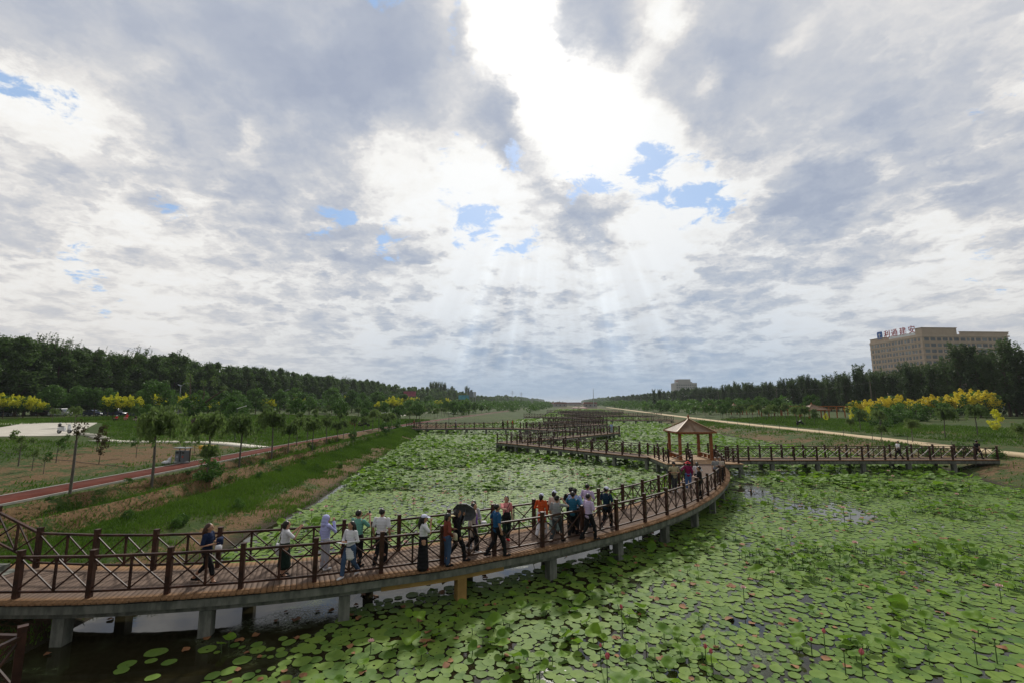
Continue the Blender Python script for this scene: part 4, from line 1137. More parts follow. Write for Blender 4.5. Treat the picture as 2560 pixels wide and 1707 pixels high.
# -- right belt
br=lambda y: 112+.05*y+ (.07*max(0,y-300))
y=66; k=0
while y<330:
    for row in (0,1,2):
        yy=y+row*1.9+rnd.uniform(-.6,.6); x_=br(yy)+row*4.5+rnd.uniform(-.9,.9)
        if x_>1.2*yy+14: continue
        if row==2 and (k%2 or y>200): continue
        s=rnd.uniform(.84,1.10)*(1.22 if yy<125 else 1.05 if yy<170 else .94)
        plant('poplar',x_,yy,(s*1.12,s*1.12,s*.98),'dark feathery-topped poplar in the belt below the long beige building','poplars of the right belt',cat='poplar',name='poplar')
    y+=3.9; k+=1
pts=[]
for y in np.arange(70,330,5): pts.append((br(y)+15+rnd.uniform(-1,1),y,.72))
for y in np.arange(330,900,7):
    for o_ in (0,8): pts.append((br(y)+o_+rnd.uniform(-1,1),y+rnd.uniform(-2,2),rnd.uniform(.75,.95)))
mass('woodland','dark poplar belt running to the horizon on the right',pts,'pop',15,3.4,420,G_DARK2,.9,6)
# two poplars standing up alone near the far right bank
for i,(x_,yy,s) in enumerate(((62+40,330,1.0),(67+40,332,.97))):
    plant('poplar',x_,yy,(s,s,s*1.0),'dark lone poplar pair rising above the far right bank','lone poplar pair',cat='poplar',name='poplar')
# -- left park: young willows along the bank, as in the photo
W_=[(-21.66,28.26,1.22),(-21.83,33.69,1.1),(-21.4,32.9,.62),(-21.94,37.61,1.1),(-22.12,42.91,1.2),(-22.28,46.31,.8),(-22.87,49.37,.75),(-19.92,46.42,.8),(-24.3,55.07,.7),(-22.73,56.85,.85),(-22.53,59.86,.75),(-23.0,63.24,.7),(-24.4,71.64,.75),(-24.5,76.47,.7),(-23.9,79.4,.9),(-22.6,83,.7),(-22.9,88,.8)]
names=['largest near','second near','small slender','third near','wide low']
for i,(x_,yy,s) in enumerate(W_):
    lb=['largest young willow on the near left bank, its crown over the grass plot','young willow right of the largest one, beside the yellow cart','small slender willow close to its taller neighbour by the red path','young willow standing where the grey path meets the red path','wide young willow just past the end of the pale path'][i] if i<5 else 'young drooping willow in the row between red path and pond'
    plant('willow',x_,yy,s*1.27,lb,None if i<5 else 'young willows along the red path',cat='willow',name='willow')
rr2=random.Random(21); cnt=0
for ox in (-30,-35,-40.5,-46,-52,-58,-65,-73,-81):
    y=(64 if ox>-36 else 60)+rr2.uniform(0,5)
    while y<235:
        yy=y+rr2.uniform(-1.5,1.5); x_=ox+rr2.uniform(-1.6,1.6)+bnd(yy)
        ok=abs(x_)<1.15*yy
        if ok and rr2.random()<(.80 if yy>85 else .5) and not (-76<x_<-40 and yy<63):
            kd='willow' if rr2.random()<.72 else 'round'
            s=rr2.uniform(.62,1.0)
            if kd=='willow': plant('willow',x_,yy,s*1.02,'young willow scattered over the left park lawn','young willows of the left park',cat='willow',name='willow')
            else: plant('round',x_,yy,s*1.0,'small round-headed green tree on the left park lawn','round trees of the left park')
            cnt+=1
        y+=rr2.uniform(5.0,7.5)+yy*.008
# nursery saplings in the dry plot
for (kd,x_,yy,s,lb) in (('sapling',-36.08,34.17,.92,'lumpy-crowned sapling at the left edge of the dry plot'),('sapling',-33.5,32.67,.52,'short bushy sapling right of the lumpy-crowned one'),('sapling',-35.45,36.32,.68,'sapling with a flat dark crown in the middle of the dry plot'),
    ('brown',-32.31,36.55,.78,'leaning sapling with brown withered leaves in the dry plot'),('brown',-38.3,42.92,.95,'dark brown-leaved sapling beside the stepping stones'),('sapling',-32.95,40.88,.6,'thin spreading sapling right of the brown leaning one'),('sapling',-43.6,45.39,.42,'small sapling at the corner of the pale forecourt'),('sapling',-31.6,31.6,.5,'tiny stick-like sapling low in the dry plot'),('sapling',-30,44,.55,'small sapling between the bin and the pale path')):
    plant(kd,x_,yy,s,lb,cat='sapling',name='sapling',rz=0 if kd=='brown' else None)
plant('bush',-19.15,29.47,1.0,'round dark green bush on the ridge of the left bank',cat='bush',name='bush',i=0)
for (x_,yy,s,lb) in ((-15.2,26.2,.42,'low leafy bush on the bare lower slope'),(-20.5,60,.8,'leafy bush on the left bank near the distant willows'),(-20.9,76,1.2,'bushy growth at the end of the left bank'),(-22.8,92.5,1.3,'bush where the left-bank boardwalk meets the shore')):
    plant('bush',x_,yy,s,lb,cat='bush',name='bush')
for i in range(30):
    yy=rr2.uniform(15,75); t_=rr2.uniform(.12,.95); el=float(np.interp(yy,ELy,ELx)); x_=el-t_*(el+24.0)+bnd(yy)
    if abs(x_)<1.12*yy: plant('bush',x_,yy,rr2.uniform(.18,.42),'small weedy clump growing on the left bank','weed clumps on the left bank',cat='weed clump',name='weed_clump')
t=empty('pole_tree',(-24.3,25.9,1.3),0,'straight thick bare pole trunk with a few brown twigs on top, beside the red path','tree')
m=MB(); m.tube([(0,0,-.3),(.02,0,1.5),(0,0,2.95)],[.075,.065,.055],8); m.build('trunk',PBARK,t)
rs=np.random.RandomState(8); cs=[]; m=MB()
for k in range(9):
    a=rs.uniform(0,6.28); e=np.array([np.cos(a)*.35,np.sin(a)*.35,rs.uniform(.5,1.1)]); m.tube([(0,0,2.9),(e[0]*.5,e[1]*.5,2.9+e[2]*.6),(e[0],e[1],2.9+e[2])],[.02,.012,.005],4)
    cs.append(np.array([0,0,2.9])+e*rs.uniform(.4,1,20)[:,None]+rs.normal(0,.07,(20,3)))
V,F=quads(np.concatenate(cs),.10,rs); crown_obj('crown',V,F,G_BRN,8,None,t); m.build('twigs',BARK,t)['kind']='stuff'
# golden trees on the left
ZP=lambda px,Y: (px-1280)/1138.*(Y*.991)
for i,(px,Y,s,lb) in enumerate(((12,97,1.0,'golden-plumed tree at the left edge of the photo'),(62,97,.95,'golden-plumed tree next to the leftmost one'),(98,98,.72,'small golden-tipped tree before the white sedan'),(286,92,1.0,'left half of the wide golden tree pair behind the squatting people'),(322,93,.95,'right half of the wide golden tree pair behind the squatting people'),
     (386,112,1.15,'golden tree left of the first lamp post'),(470,118,1.1,'golden tree right of the first lamp post'),(524,112,.8,'small golden tree left of the far white car'),(668,130,.9,'golden-green tree in the middle of the left park'),(952,165,.9,'pale golden tree left of the orange pergola'),(985,160,1.2,'bright golden tree touching the orange pergola'))):
    plant('golden',ZP(px,Y),Y,s*1.08,lb,cat='golden tree',name='golden_tree')
for i,(px,Y,s) in enumerate(((131,104,1.3),(196,104,1.3),(238,106,1.2),(272,107,1.2),(350,108,1.1),(382,100,1.55),(430,118,1.2),(500,120,1.2),(560,125,1.2),(590,120,1.2),(640,128,1.4),(700,135,1.3),(735,150,1.5),(760,140,1.2),(830,160,1.6),(840,150,1.2),(880,170,1.5),(905,180,1.4),(950,190,1.5),(1010,200,1.4))):
    plant('round',ZP(px,Y),Y,s,'round green tree in the row beside the left car park','round trees beside the car park')
for i in range(46):
    Y=rr2.uniform(170,330); x_=bl(Y,-118)+rr2.uniform(0,42)
    plant('round' if i%4 else 'golden',x_,Y,rr2.uniform(1.0,1.5),'small tree dotted across the far left park','far trees of the left park')
# right side
for i,(px,Y,s,lb) in enumerate(((2148,112,1.0,'leftmost of the big amber-topped bushes before the right belt'),(2190,114,.98,'second amber-topped bush from the left'),(2228,112,1.12,'third amber-topped bush from the left'),(2288,116,1.05,'amber-topped bush in the middle of the row'),(2340,113,1.15,'amber-topped bush right of the row\'s middle'),(2390,111,1.2,'second amber-topped bush from the right'),(2448,104,1.28,'rightmost and largest amber-topped bush'),(2262,121,1.1,'dark-bodied amber bush set back behind the others'))):
    plant('amber',ZP(px,Y),Y,(s*(1.45,1.1,1.3,1.2,1.25,1.1,1.45,1.0)[i],s*1.3,s*(.98,.90,1.05,.86,1.0,1.04,1.08,.8)[i]),lb,cat='amber bush',name='amber_bush',rx=0)
for i,(px,Y,s,lb) in enumerate(((2128,100,1.0,'small yellow shrub left, below the amber bushes'),(2168,94,1.15,'small yellow shrub right, below the amber bushes'),(2484,66,1.1,'bright yellow upright shrub near the right edge'),(2062,105,.6,'tiny yellow shrub by the right pavilions'))):
    plant('yellowbush',ZP(px,Y),Y,s,lb,cat='yellow shrub',name='yellow_shrub')
for i,(x_,yy,s) in enumerate(((59,93,1.25),(61,99,1.2),(60.5,106,1.3),(63,112,1.3),(62,119,1.2),(66,124,1.35),(65,131,1.3),(70,137,1.3),(68,146,1.3),(72,153,1.3),(66,104,1.2),(70,118,1.3))):
    plant('willow',x_,yy,s,'full young willow screening the pavilions of the right bank','willows before the right-bank pavilions',cat='willow',name='willow')
for i,(x_,yy,s) in enumerate(((64,80,2.0),(70,86,2.4),(77,92,2.6),(84,95,2.8),(72,96,2.2),(80,101,2.6),(88,104,2.6),(92,98,2.6))):
    plant('bush',x_,yy,s,'dark green rounded bush among the amber-topped bushes','dark bushes below the right belt',cat='bush',name='bush')
for i,(x_,yy,s,lb) in enumerate(((47.4,59.5,.78,'low willow beside the sand path behind the right boardwalk'),(50.4,58.4,.95,'willow overhanging the sand path behind the right boardwalk'),(57,61,1.35,'tall willow right of the boardwalk walkers\' end, behind the sand path'),(62,61.7,1.35,'broad weeping willow near the right edge, behind the sand path'),(50.3,45.6,1.0,'thin willow at the right edge beside the sand path'),(55,69,1.2,'weeping willow behind the middle of the right boardwalk'),(53.5,73,.75,'small willow left of the weeping one on the right'),(58,77,1.1,'upright willow beyond the small yellow shrubs'))):
    plant('willow',x_,yy,s,lb,cat='willow',name='willow')
for ox in (58,63,69,76,83):
    y=84+rr2.uniform(0,4)
    while y<290:
        yy=y+rr2.uniform(-1.5,1.5); x_=ox+rr2.uniform(-1.5,1.5)+bnd(yy)*.9
        if rr2.random()<.85 and x_/yy<.66: plant('willow' if rr2.random()<.7 else 'round',x_,yy,rr2.uniform(.75,1.1),'young willow among the pavilions of the right bank','young willows of the right bank',cat='willow',name='willow')
        y+=rr2.uniform(5,7.5)+yy*.01
plant('bush',46,47.5,1.1,'bush tangled round the end of the right boardwalk',cat='bush',name='bush')
plant('bush',44.2,49.2,.9,'low bush behind the end of the right boardwalk',cat='bush',name='bush')
plant('bush',47,45.3,.8,'small bush in front of the end of the right boardwalk',cat='bush',name='bush')
# lopped tree
t=empty('lopped_tree',(-53.6,77.7,2.45),0,'lopped leaning tree with dark forked trunk on the left lawn','tree')
m=MB(); m.tube([(0,0,-.3),(.1,0,1.6),(1.0,0,3.3),(3.0,0,4.9),(5.0,0,6.2)],[.34,.27,.22,.15,.06],8); m.tube([(.1,0,1.5),(-.9,0,4.2),(-1.3,.1,8.6)],[.24,.14,.05],7); m.tube([(1.0,0,3.3),(1.2,.3,5.4),(.9,.3,7.0)],[.13,.08,.03],6)
m.build('trunk',BARK,t)
rs=np.random.RandomState(4); C,_i=clumps(520,rs,np.array([[-1.3,0,8.3],[-1.5,0,7.3],[.9,.3,7.2],[4.8,0,6.3],[2.6,.2,8.0],[2.9,.1,7.0]]),.7); V,F=quads(C,.2,rs); crown_obj('crown',V,F,G_WIL,4,None,t)
for l in P_.values():
    for t in l:
        for c in KM[t]: bpy.data.objects.remove(c)
        bpy.data.objects.remove(t)
# ------------------------------------------------------------------ grass on the banks
def grass(name,label,n,fx,h0,h1,seed,mat=G_GRS,w=.02):
    rs=np.random.RandomState(seed); x,y=fx(rs,n); z=groundz(x,y); k=(z>.02)&(np.abs(x)<1.15*y+3); x,y,z=x[k],y[k],z[k]; n=len(x)
    h=rs.uniform(h0,h1,n)*(1+y/90); w_=w*(1+y/22); a=rs.uniform(0,6.28,n); lx,ly=rs.normal(0,.35,n)*h+.12*h,rs.normal(0,.35,n)*h
    dx_,dy_=np.cos(a)*w_,np.sin(a)*w_
    V=np.stack([np.stack([x-dx_,y-dy_,z-.02],-1),np.stack([x+dx_,y+dy_,z-.02],-1),np.stack([x+lx,y+ly,z+h],-1)],1).reshape(-1,3)
    F=np.arange(n*3).reshape(-1,3); col=np.repeat(np.clip(.5+.4*nz(x,y,.5,3)+rs.uniform(-.3,.3,n),0,1),3)
    o=npmesh(name,V,F,mat,attr={'leaf':col}); tag(o,label,'grass',kind='stuff')
def fx_lower(rs,n):
    y=rs.uniform(11,100,n)**1.0; eL=np.interp(y,ELy,ELx); t=rs.uniform(0,1,n); xb=eL-t*(eL+23.6)
    x=xb+bend(y); g=.9*wob(x*1.3,y*.7)+.8*wob(x*5+9,y*4)+.35*wob(x*14,y*13)+rs.normal(0,.30,n)-.12; tt=t
    keep=(g>np.interp(tt,[0,.08,.18,.33,.40,.6,1],[-.2,.3,.45,-.2,-.9,-.6,-.55]))
    for cx in (-22.0,-19.3):
        q=(xb-(cx+(eL+12)*.45))/.45; keep&=~((np.abs(q)<.8)&(rs.uniform(0,1,n)<.85)&(y<90))
    return x[keep],y[keep]
grass('bank_grass','long grass clothing the slopes between red path and pond',330000,fx_lower,.05,.17,31,w=.012)
def fx_park(rs,n):
    y=rs.uniform(24,130,n); xb=-27.6-rs.uniform(0,1,n)**1.2*70; x=xb+bend(y)
    g=.8*wob(x*.8,y*.8)+.6*wob(x*4,y*4+7)+rs.normal(0,.3,n); bare_=np.exp(-((xb+34)/6.5)**2)*np.clip((62-y)/14,0,1)
    keep=(g>-.5+1.4*bare_)&~((x<-36)&(x>-80)&(y<80)&(y>49)&(x+ (y-50)*.9<-44)&(x+(y-50)*.75>-62))
    return x[keep],y[keep]
grass('lawn_grass','rough lawn grass of the left park',140000,fx_park,.05,.2,32)
def fx_right(rs,n):
    y=rs.uniform(34,130,n); eR=np.interp(y,ERy,ERx); xb=eR+rs.uniform(0,1,n)*34; x=xb+bend(y)
    g=.8*wob(x*.9,y*.9)+.6*wob(x*4,y*4+7)+rs.normal(0,.3,n); keep=(g>np.interp(xb-eR,[0,3,7,12,20],[.35,.35,.1,-.1,-.5]))&(np.abs(xb-51.4)>2.6)
    return x[keep],y[keep]
grass('right_bank_grass','patchy grass of the right bank',60000,fx_right,.05,.22,33)
# ------------------------------------------------------------------ people
SKIN=simple('skin',(.42,.23,.15),.5,.08,9,spec=.3)
HAIRB=simple('black_hair',(.012,.009,.008),.4,.3,20); HAIRBR=simple('brown_hair',(.055,.022,.012),.4,.3,20)
LACE=simple('white_shoe',(.7,.7,.72),.6,.05,5)
def cloth(name,c,v=.12): return simple('cloth_'+name,c,.85,v,5,bump=.25,spec=.15)
CL=dict(navy=cloth('navy',(.012,.022,.060)),white=cloth('white',(.66,.66,.70),.05),dkgreen=cloth('dark_green',(.012,.026,.02)),lilac=cloth('lilac',(.42,.44,.74),.08),lgrey=cloth('light_grey',(.40,.40,.45)),
 jeans=cloth('jeans',(.05,.085,.16)),mint=cloth('mint',(.13,.33,.27)),black=cloth('black',(.012,.012,.014)),maroon=cloth('maroon',(.17,.045,.03)),cream=cloth('cream',(.56,.50,.35),.06),blue=cloth('blue',(.018,.085,.20)),
 pink=cloth('pink',(.66,.25,.25),.08),orange=cloth('orange',(.52,.08,.02)),beige=cloth('beige',(.50,.42,.37),.06),sage=cloth('sage',(.22,.30,.28)),grey=cloth('grey',(.25,.26,.27)),teal=cloth('teal',(.02,.11,.19)),lblue=cloth('light_blue',(.30,.40,.66)),
 pale=cloth('pale_lilac',(.52,.42,.62),.06),ink=cloth('ink',(.010,.03,.055)),khaki=cloth('khaki',(.40,.36,.22)),red=cloth('red',(.60,.03,.04)),magenta=cloth('magenta',(.20,.014,.07)),mjeans=cloth('bright_jeans',(.07,.14,.33)),
 dgrey=cloth('dark_grey',(.05,.055,.06)),capw=cloth('cap_white',(.60,.62,.80),.05),straw=cloth('straw',(.50,.42,.24)),green=cloth('olive',(.07,.085,.03)))
BAKE=[]
def cap_chain(m,pts,rs,n=10):
    m.tube(pts,rs,n)
    for p,r in zip(pts,rs): m.ell(p,r,n,6)
def soft(mb,name,mat,parent,voxel,it=2):
    o=mb.build(name,mat,parent,smooth=True)
    r=o.modifiers.new('r','REMESH'); r.mode='VOXEL'; r.voxel_size=voxel; r.use_smooth_shade=True
    s=o.modifiers.new('s','SMOOTH'); s.factor=.5; s.iterations=it
    BAKE.append(o); return o
ARMS={'down':((.055,-.03,-.27),(.05,.04,-.52)),'phone':((.07,.17,-.20),(-.10,.36,.04)),'face':((.06,.17,-.20),(-.10,.20,.08)),'fold':((.09,.0,-.27),(-.08,.22,-.25)),
 'hip':((.17,-.06,-.22),(.06,.07,-.38)),'point':((.05,.24,-.10),(.04,.48,-.06)),'back':((.08,-.10,-.25),(-.10,-.16,-.42)),'swing':((.05,.10,-.26),(.04,.25,-.45)),'swingb':((.05,-.14,-.24),(.05,-.14,-.50)),'brow':((.15,.18,-.06),(-.04,.17,.14)),'lap':((.05,.12,-.25),(-.02,.33,-.28))}
def person(x,y,z=1.15,head=0,H=1.70,fem=False,arms=('down','down'),stride=.0,top=None,topc='white',sleeve='short',bottom='pants',botc='black',shoe='black',hair='short',hairm=None,hat=None,hatc='capw',
           label='',group=None,turn=0,near=True,sit=0,lean=0.0,skirtlen=.75):
    t=empty('person',(x,y,z),-R(head),label,'person',group); k_=H/1.70; t.scale=(k_*1.13,k_*1.12,k_)
    vb=.0095 if near else .02; vc=.015 if near else .026
    sw=.155 if fem else .185; hw=.085
    hipz=.90; kz=.48
    if sit: hipz=.42+.0; 
    dz=hipz-.90
    L=lean
    def U(p): # upper body point with forward lean about the hips
        q=Vector(p)-Vector((0,0,.95)); q=Matrix.Rotation(-L,3,'X')@q; return q+Vector((0,0,.95+dz))
    body=MB()
    if sit:   # squatting / sitting low
        legs=[((s*hw,-.02,hipz),(s*.16,.40,hipz+.10),(s*.14,.30,.08)) for s in (-1,1)]
    else:
        f=stride
        legs=[((s*hw,0,hipz),(s*.09,(.07 if abs(f)>.05 else .02)+s*f*.42,kz),(s*.095,s*f*.95-.02-(.05 if abs(f)>.05 and s*f<0 else 0),.085+(.03 if s*f<-.1 else 0))) for s in (-1,1)]
    for h_,k_,a_ in legs: cap_chain(body,[h_,k_,(Vector(k_)+Vector(a_))/2+Vector((0,-.02,0)),a_],[.078,.052,.050,.036])
    for (h_,k_,a_),s in zip(legs,(-1,1)): cap_chain(body,[a_,(a_[0]+s*.015,a_[1]+.14,.035)],[.038,.03])
    cap_chain(body,[U((0,0,.92)),U((0,-.01,1.08)),U((0,-.005,1.28)),U((0,0,1.36))],[.088,.070,.072,.06])
    cap_chain(body,[U((-sw+.03,0,1.37)),U((sw-.03,0,1.37))],[.042,.042])
    cap_chain(body,[U((0,0,1.36)),U((0,.01,1.47))],[.058,.048])
    hc=U((0,.015,1.575)); T=Matrix.Rotation(-R(turn),3,'Z')
    hp=lambda p: hc+T@Vector(p)
    body.ell(hc,(.072,.092,.105),14,10,rot=T); body.ell(hp((0,.028,-.052)),(.055,.062,.062),12,8,rot=T)
    body.ell(hp((0,.098,-.012)),(.011,.017,.020),8,6); 
    for s in (-1,1): body.ell(hp((s*.073,-.004,-.01)),(.012,.018,.028),8,6,rot=T)
    hands=[]
    for s,pose in zip((-1,1),arms):
        e,h=ARMS[pose]; sh=Vector((s*sw,0,1.375)); el=sh+Vector((s*e[0],e[1],e[2])); ha=sh+Vector((s*h[0],h[1],h[2]))
        shu,elu,hau=U(sh),U(el),U(ha); cap_chain(body,[shu,elu,hau],[.042,.036,.026]); d=(hau-elu).normalized()
        pc=hau+d*.045; hands.append(pc); body.ell(pc,(.030,.030,.040),10,6)
        sd_=d.orthogonal().normalized(); o2=d.cross(sd_)
        for k,(off,ln) in enumerate(((-.027,.050),(-.009,.062),(.009,.066),(.026,.058))):
            b0=pc+d*.03+sd_*off; cap_chain(body,[b0,b0+d*ln*.6,b0+d*ln*.85+o2*.018],[.0095,.009,.0085],6)
        b0=pc+sd_*.028; cap_chain(body,[b0,b0+sd_*.022+d*.03,b0+sd_*.024+d*.052+o2*.01],[.011,.010,.009],6)
        if top is not False:
            pass
        if sleeve=='short': sl=[shu,shu.lerp(elu,.78)]; rs_=[.060,.056]
        elif sleeve=='long': sl=[shu,elu,elu.lerp(hau,.95)]; rs_=[.060,.052,.044]
        else: sl=None
        if sl: hands.append((sl,rs_))
    bo=soft(body,'body',SKIN,t,vb)
    for s in (-1,1):
        m=MB(); m.ell(hp((s*.028,.086,.012)),(.011,.006,.006),8,5,rot=T); m.build('eye',BLACK,t)
    # shirt
    sh=MB(); w=1.0 if not fem else .92
    bot=.86 if bottom in('pants','skirt','jeans') else .80
    prof=[(.88,.150 if not fem else .150,.125),(.97,.142 if not fem else .132,.122),(1.06,.142 if not fem else .124,.120),(1.15,.152 if not fem else .130,.124),(1.23,.162 if not fem else .140,.128),(1.30,.165 if not fem else .142,.122),(1.38,.13,.095)]
    for (z_,rx_,ry_) in prof: sh.ell(U((0,0,z_)),(rx_,ry_,.12 if z_<1.36 else .07),14,8)
    for it in hands:
        if isinstance(it,tuple): cap_chain(sh,it[0],it[1])
    if top=='hoodie': sh.ell(U((0,-.09,1.42)),(.10,.07,.08),12,8)
    if top=='long': 
        for z_ in (.80,.74,.68,.62): sh.ell(U((0,0,z_)),(.168,.14,.12),14,8)
    soft(sh,'shirt',CL[topc],t,vc,3)
    # lower clothing
    lo=MB(); ends=[]
    if bottom=='pants':
        for h_,k_,a_ in legs:
            a2=Vector(k_).lerp(Vector(a_),.93); cap_chain(lo,[h_,k_,a2],[.098,.074,.060])
        lo.ell((0,0,hipz+.03),(.155,.122,.13),14,8)
    elif bottom=='capri':
        for h_,k_,a_ in legs: cap_chain(lo,[h_,k_,Vector(k_).lerp(Vector(a_),.5)],[.095,.07,.058])
        lo.ell((0,0,hipz+.03),(.152,.12,.13),14,8)
    else:
        zb=.98-skirtlen
        mx=(Vector(legs[0][2])+Vector(legs[1][2]))/2
        for i in range(9):
            q=i/8; zq=.98-(skirtlen)*q; spread=abs(stride)*.5*q; lo.ell((0,0,zq),(.142+.085*q,.125+.05*q+spread,.14),16,8)
    soft(lo,'trousers' if bottom in('pants','capri') else 'skirt',CL[botc],t,vc,3)
    for (h_,k_,a_),s in zip(legs,(-1,1)):
        m=MB(); z0=.045+max(0,a_[2]-.085); cap_chain(m,[(a_[0],a_[1]-.03,z0+.008),(a_[0]+s*.006,a_[1]+.08,z0),(a_[0]+s*.012,a_[1]+.16,z0-.008)],[.045,.046,.034])
        soft(m,'shoe',LACE if shoe=='white' else (CL[shoe] if shoe in CL else BLACK),t,.016,1)
    hm=hairm or HAIRB
    hr=MB()
    if hair:
        hr.ell(hp((0,-.012,.022)),(.084,.098,.100),14,10,rot=T)
        if hair=='short': 
            pass
        if hair in('bob','long','tail'): hr.ell(hp((0,-.045,-.03)),(.088,.062,.11),12,8,rot=T)
        if hair=='long':
            cap_chain(hr,[hp((0,-.06,-.02)),hp((0,-.10,-.16)),hp((0,-.11,-.30))],[.075,.07,.045]); 
            for s in (-1,1): cap_chain(hr,[hp((s*.07,-.01,.02)),hp((s*.082,-.02,-.10)),hp((s*.075,.0,-.22))],[.025,.028,.018])
        if hair=='tail': cap_chain(hr,[hp((0,-.10,.03)),hp((0,-.16,-.02)),hp((0,-.15,-.16))],[.04,.038,.02])
        ho=soft(hr,'hair',hm,t,.013,2)
        # carve the face free: hair sits back from the brow
        for v in ho.data.vertices: pass
        ho.location=T@Vector((0,-.018,.004))
    if hat=='cap':
        m=MB(); m.ell(hp((0,-.012,.045)),(.092,.106,.085),16,6,rot=T,z0=.0); m.prism([(-.07,0),(.07,0),(.05,.012),(-.05,.012)],.06,.165,M=Matrix.Translation(hp((0,0,.045)))@(T@Matrix.Rotation(-.18,3,'X')).to_4x4())
        o=m.build('cap',CL[hatc],t,smooth=False)
    elif hat=='brim':
        m=MB(); m.ell(hp((0,-.01,.045)),(.092,.106,.085),16,6,rot=T,z0=.0); m.lathe(hp((0,-.005,.045)),[(.07,.01),(.17,-.022),(.17,-.028),(.07,0)],18); m.build('hat',CL[hatc],t)
    elif hat=='scarf':
        m=MB(); m.ell(hp((0,-.014,.02)),(.098,.112,.115),14,10,rot=T); cap_chain(m,[hp((0,-.05,-.06)),hp((0,-.03,-.15))],[.095,.085]); o=soft(m,'headscarf',CL[hatc],t,.014,2); o.location=T@Vector((0,-.022,0))
    elif hat=='visor':
        m=MB(); m.ell(hp((0,-.012,.04)),(.090,.104,.082),16,6,rot=T,z0=.0); m.build('hat',CL['dgrey'],t)
        m=MB(); m.prism([(-.10,0),(.10,0),(.09,.01),(-.09,.01)],.04,.20,M=Matrix.Translation(hp((0,0,.045)))@(T@Matrix.Rotation(-.2,3,'X')).to_4x4()); m.build('visor',CL['straw'],t)
    t['_h']=0
    del t['_h']
    return t,[h for h in hands if isinstance(h,Vector)]
def world(t,p): 
    return t.matrix_basis@Vector(p) if False else (Matrix.Translation(t.location)@Matrix.Rotation(t.rotation_euler.z,4,'Z')@Matrix.Diagonal((t.scale.x,t.scale.y,t.scale.z,1)))@Vector(p)
def bag(t,p,sz,mat,label,kind='bag',strap=None,rz=0,name='shoulder_bag'):
    w=world(t,p); e=empty(name,w,t.rotation_euler.z+rz,label,kind)
    m=MB(); a,b,c=sz; m.tube([(0,0,-c/2),(0,0,-c*.3),(0,0,c*.3),(0,0,c/2)],[.001,1,.96,.8],12)
    o=m.build('bag_body',mat,e,smooth=True); 
    for v in o.data.vertices: v.co.x*=a/2; v.co.y*=b/2
    if strap:
        q=[(world(t,s)-w) for s in strap]; q=[Matrix.Rotation(-(t.rotation_euler.z+rz),3,'Z')@v for v in q]
        m=MB(); m.tube([(a*.35,0,c*.4)]+q+[(-a*.35,0,c*.4)],.011,6); m.build('strap',mat,e)
    return e
def phone(t,p,label):
    e=empty('phone',world(t,p),t.rotation_euler.z,label,'phone'); m=MB(); m.box((0,0,0),(.075,.010,.15)); m.build('phone_case',BLACK,e); m=MB(); m.box((0,-.0065,0),(.066,.002,.136)); m.build('phone_screen',GLASSM,e)
def hx(px,py,H): 
    a=bpw(px,py,ZD+H); return a
z6=lambda x,y:(460+x/3.675,1230+y/3.675)
z7=lambda x,y:(1080+x/4.3556,1180+y/4.3556)
z8=lambda x,y:(1600+x/7.838,1100+y/7.838)
def P(zf,x,y,H,**k):
    a,b=hx(*zf(x,y),H); return person(a,b,ZD,H=H,**k)
t,h=P(z6,235,280,1.66,head=88,fem=True,arms=('fold','fold'),stride=.30,topc='navy',bottom='capri',botc='black',hair='long',hairm=HAIRBR,label='long-haired woman in navy top walking alone at the left of the boardwalk')
bag(t,(.02,.30,.98),(.30,.12,.22),CL['white'],'white handbag hugged by the long-haired woman at the left',name='handbag'); bag(t,(-.05,.28,1.14),(.28,.16,.24),CL['navy'],'bundle of dark clothing carried by the long-haired woman at the left','clothing',name='folded_jacket')
t,h=P(z6,945,258,1.62,head=50,fem=True,arms=('phone','phone'),topc='white',bottom='skirt',botc='dkgreen',skirtlen=.62,hair='bob',label='short-haired woman in white tee and dark green skirt taking a photo')
bag(t,(.02,-.20,.86),(.34,.10,.34),CL['white'],'white printed tote bag on the back of the woman in the dark green skirt',strap=[(.12,-.08,1.44),(-.12,-.06,1.44)],name='tote_bag'); phone(t,(0,.42,1.44),'phone held up by the woman in the dark green skirt')
P(z6,1312,203,1.65,head=40,fem=True,arms=('down','face'),top='hoodie',sleeve='long',topc='lilac',botc='lgrey',shoe='white',hair=None,hat='scarf',hatc='lilac',label='woman in lilac hooded jacket and grey trousers with a hand at her face')
t,h=P(z6,1540,262,1.60,head=200,fem=True,arms=('fold','fold'),top='long',sleeve='long',stride=.22,topc='white',botc='jeans',shoe='white',hair='long',turn=15,label='woman in white cardigan and striped jeans facing the viewer with a leaflet')
e=empty('leaflet',world(t,(.0,.34,1.13)),-R(200),'pale leaflet held by the woman in the white cardigan','leaflet'); m=MB(); m.box((0,0,0),(.30,.20,.006),rot=Matrix.Rotation(.2,3,'X')); m.build('sheet',CL['white'],e)
t,h=P(z6,1608,158,1.74,head=25,arms=('phone','phone'),topc='mint',botc='black',label='man in mint green tee holding up a phone'); phone(t,(0.0,.44,1.50),'black phone held up by the man in mint green')
P(z6,1822,145,1.74,head=10,arms=('down','down'),stride=.12,topc='white',botc='black',label='man in white short-sleeved shirt standing with his back turned by the railing')
t,h=P(z6,2205,200,1.66,head=75,fem=True,arms=('down','face'),topc='white',bottom='skirt',skirtlen=.88,botc='black',shoe='maroon',hair='long',hat='cap',label='woman in white cap, white tee and long black skirt')
t,h=P(z7,172,440,1.62,head=60,fem=True,arms=('fold','hip'),topc='maroon',sleeve='long',botc='jeans',hair='bob',hat='visor',label='woman in straw visor, maroon top and jeans beside the umbrella')
bag(t,(.12,.20,.92),(.30,.12,.22),CL['cream'],'cream bag at the waist of the woman in the straw visor',name='handbag')
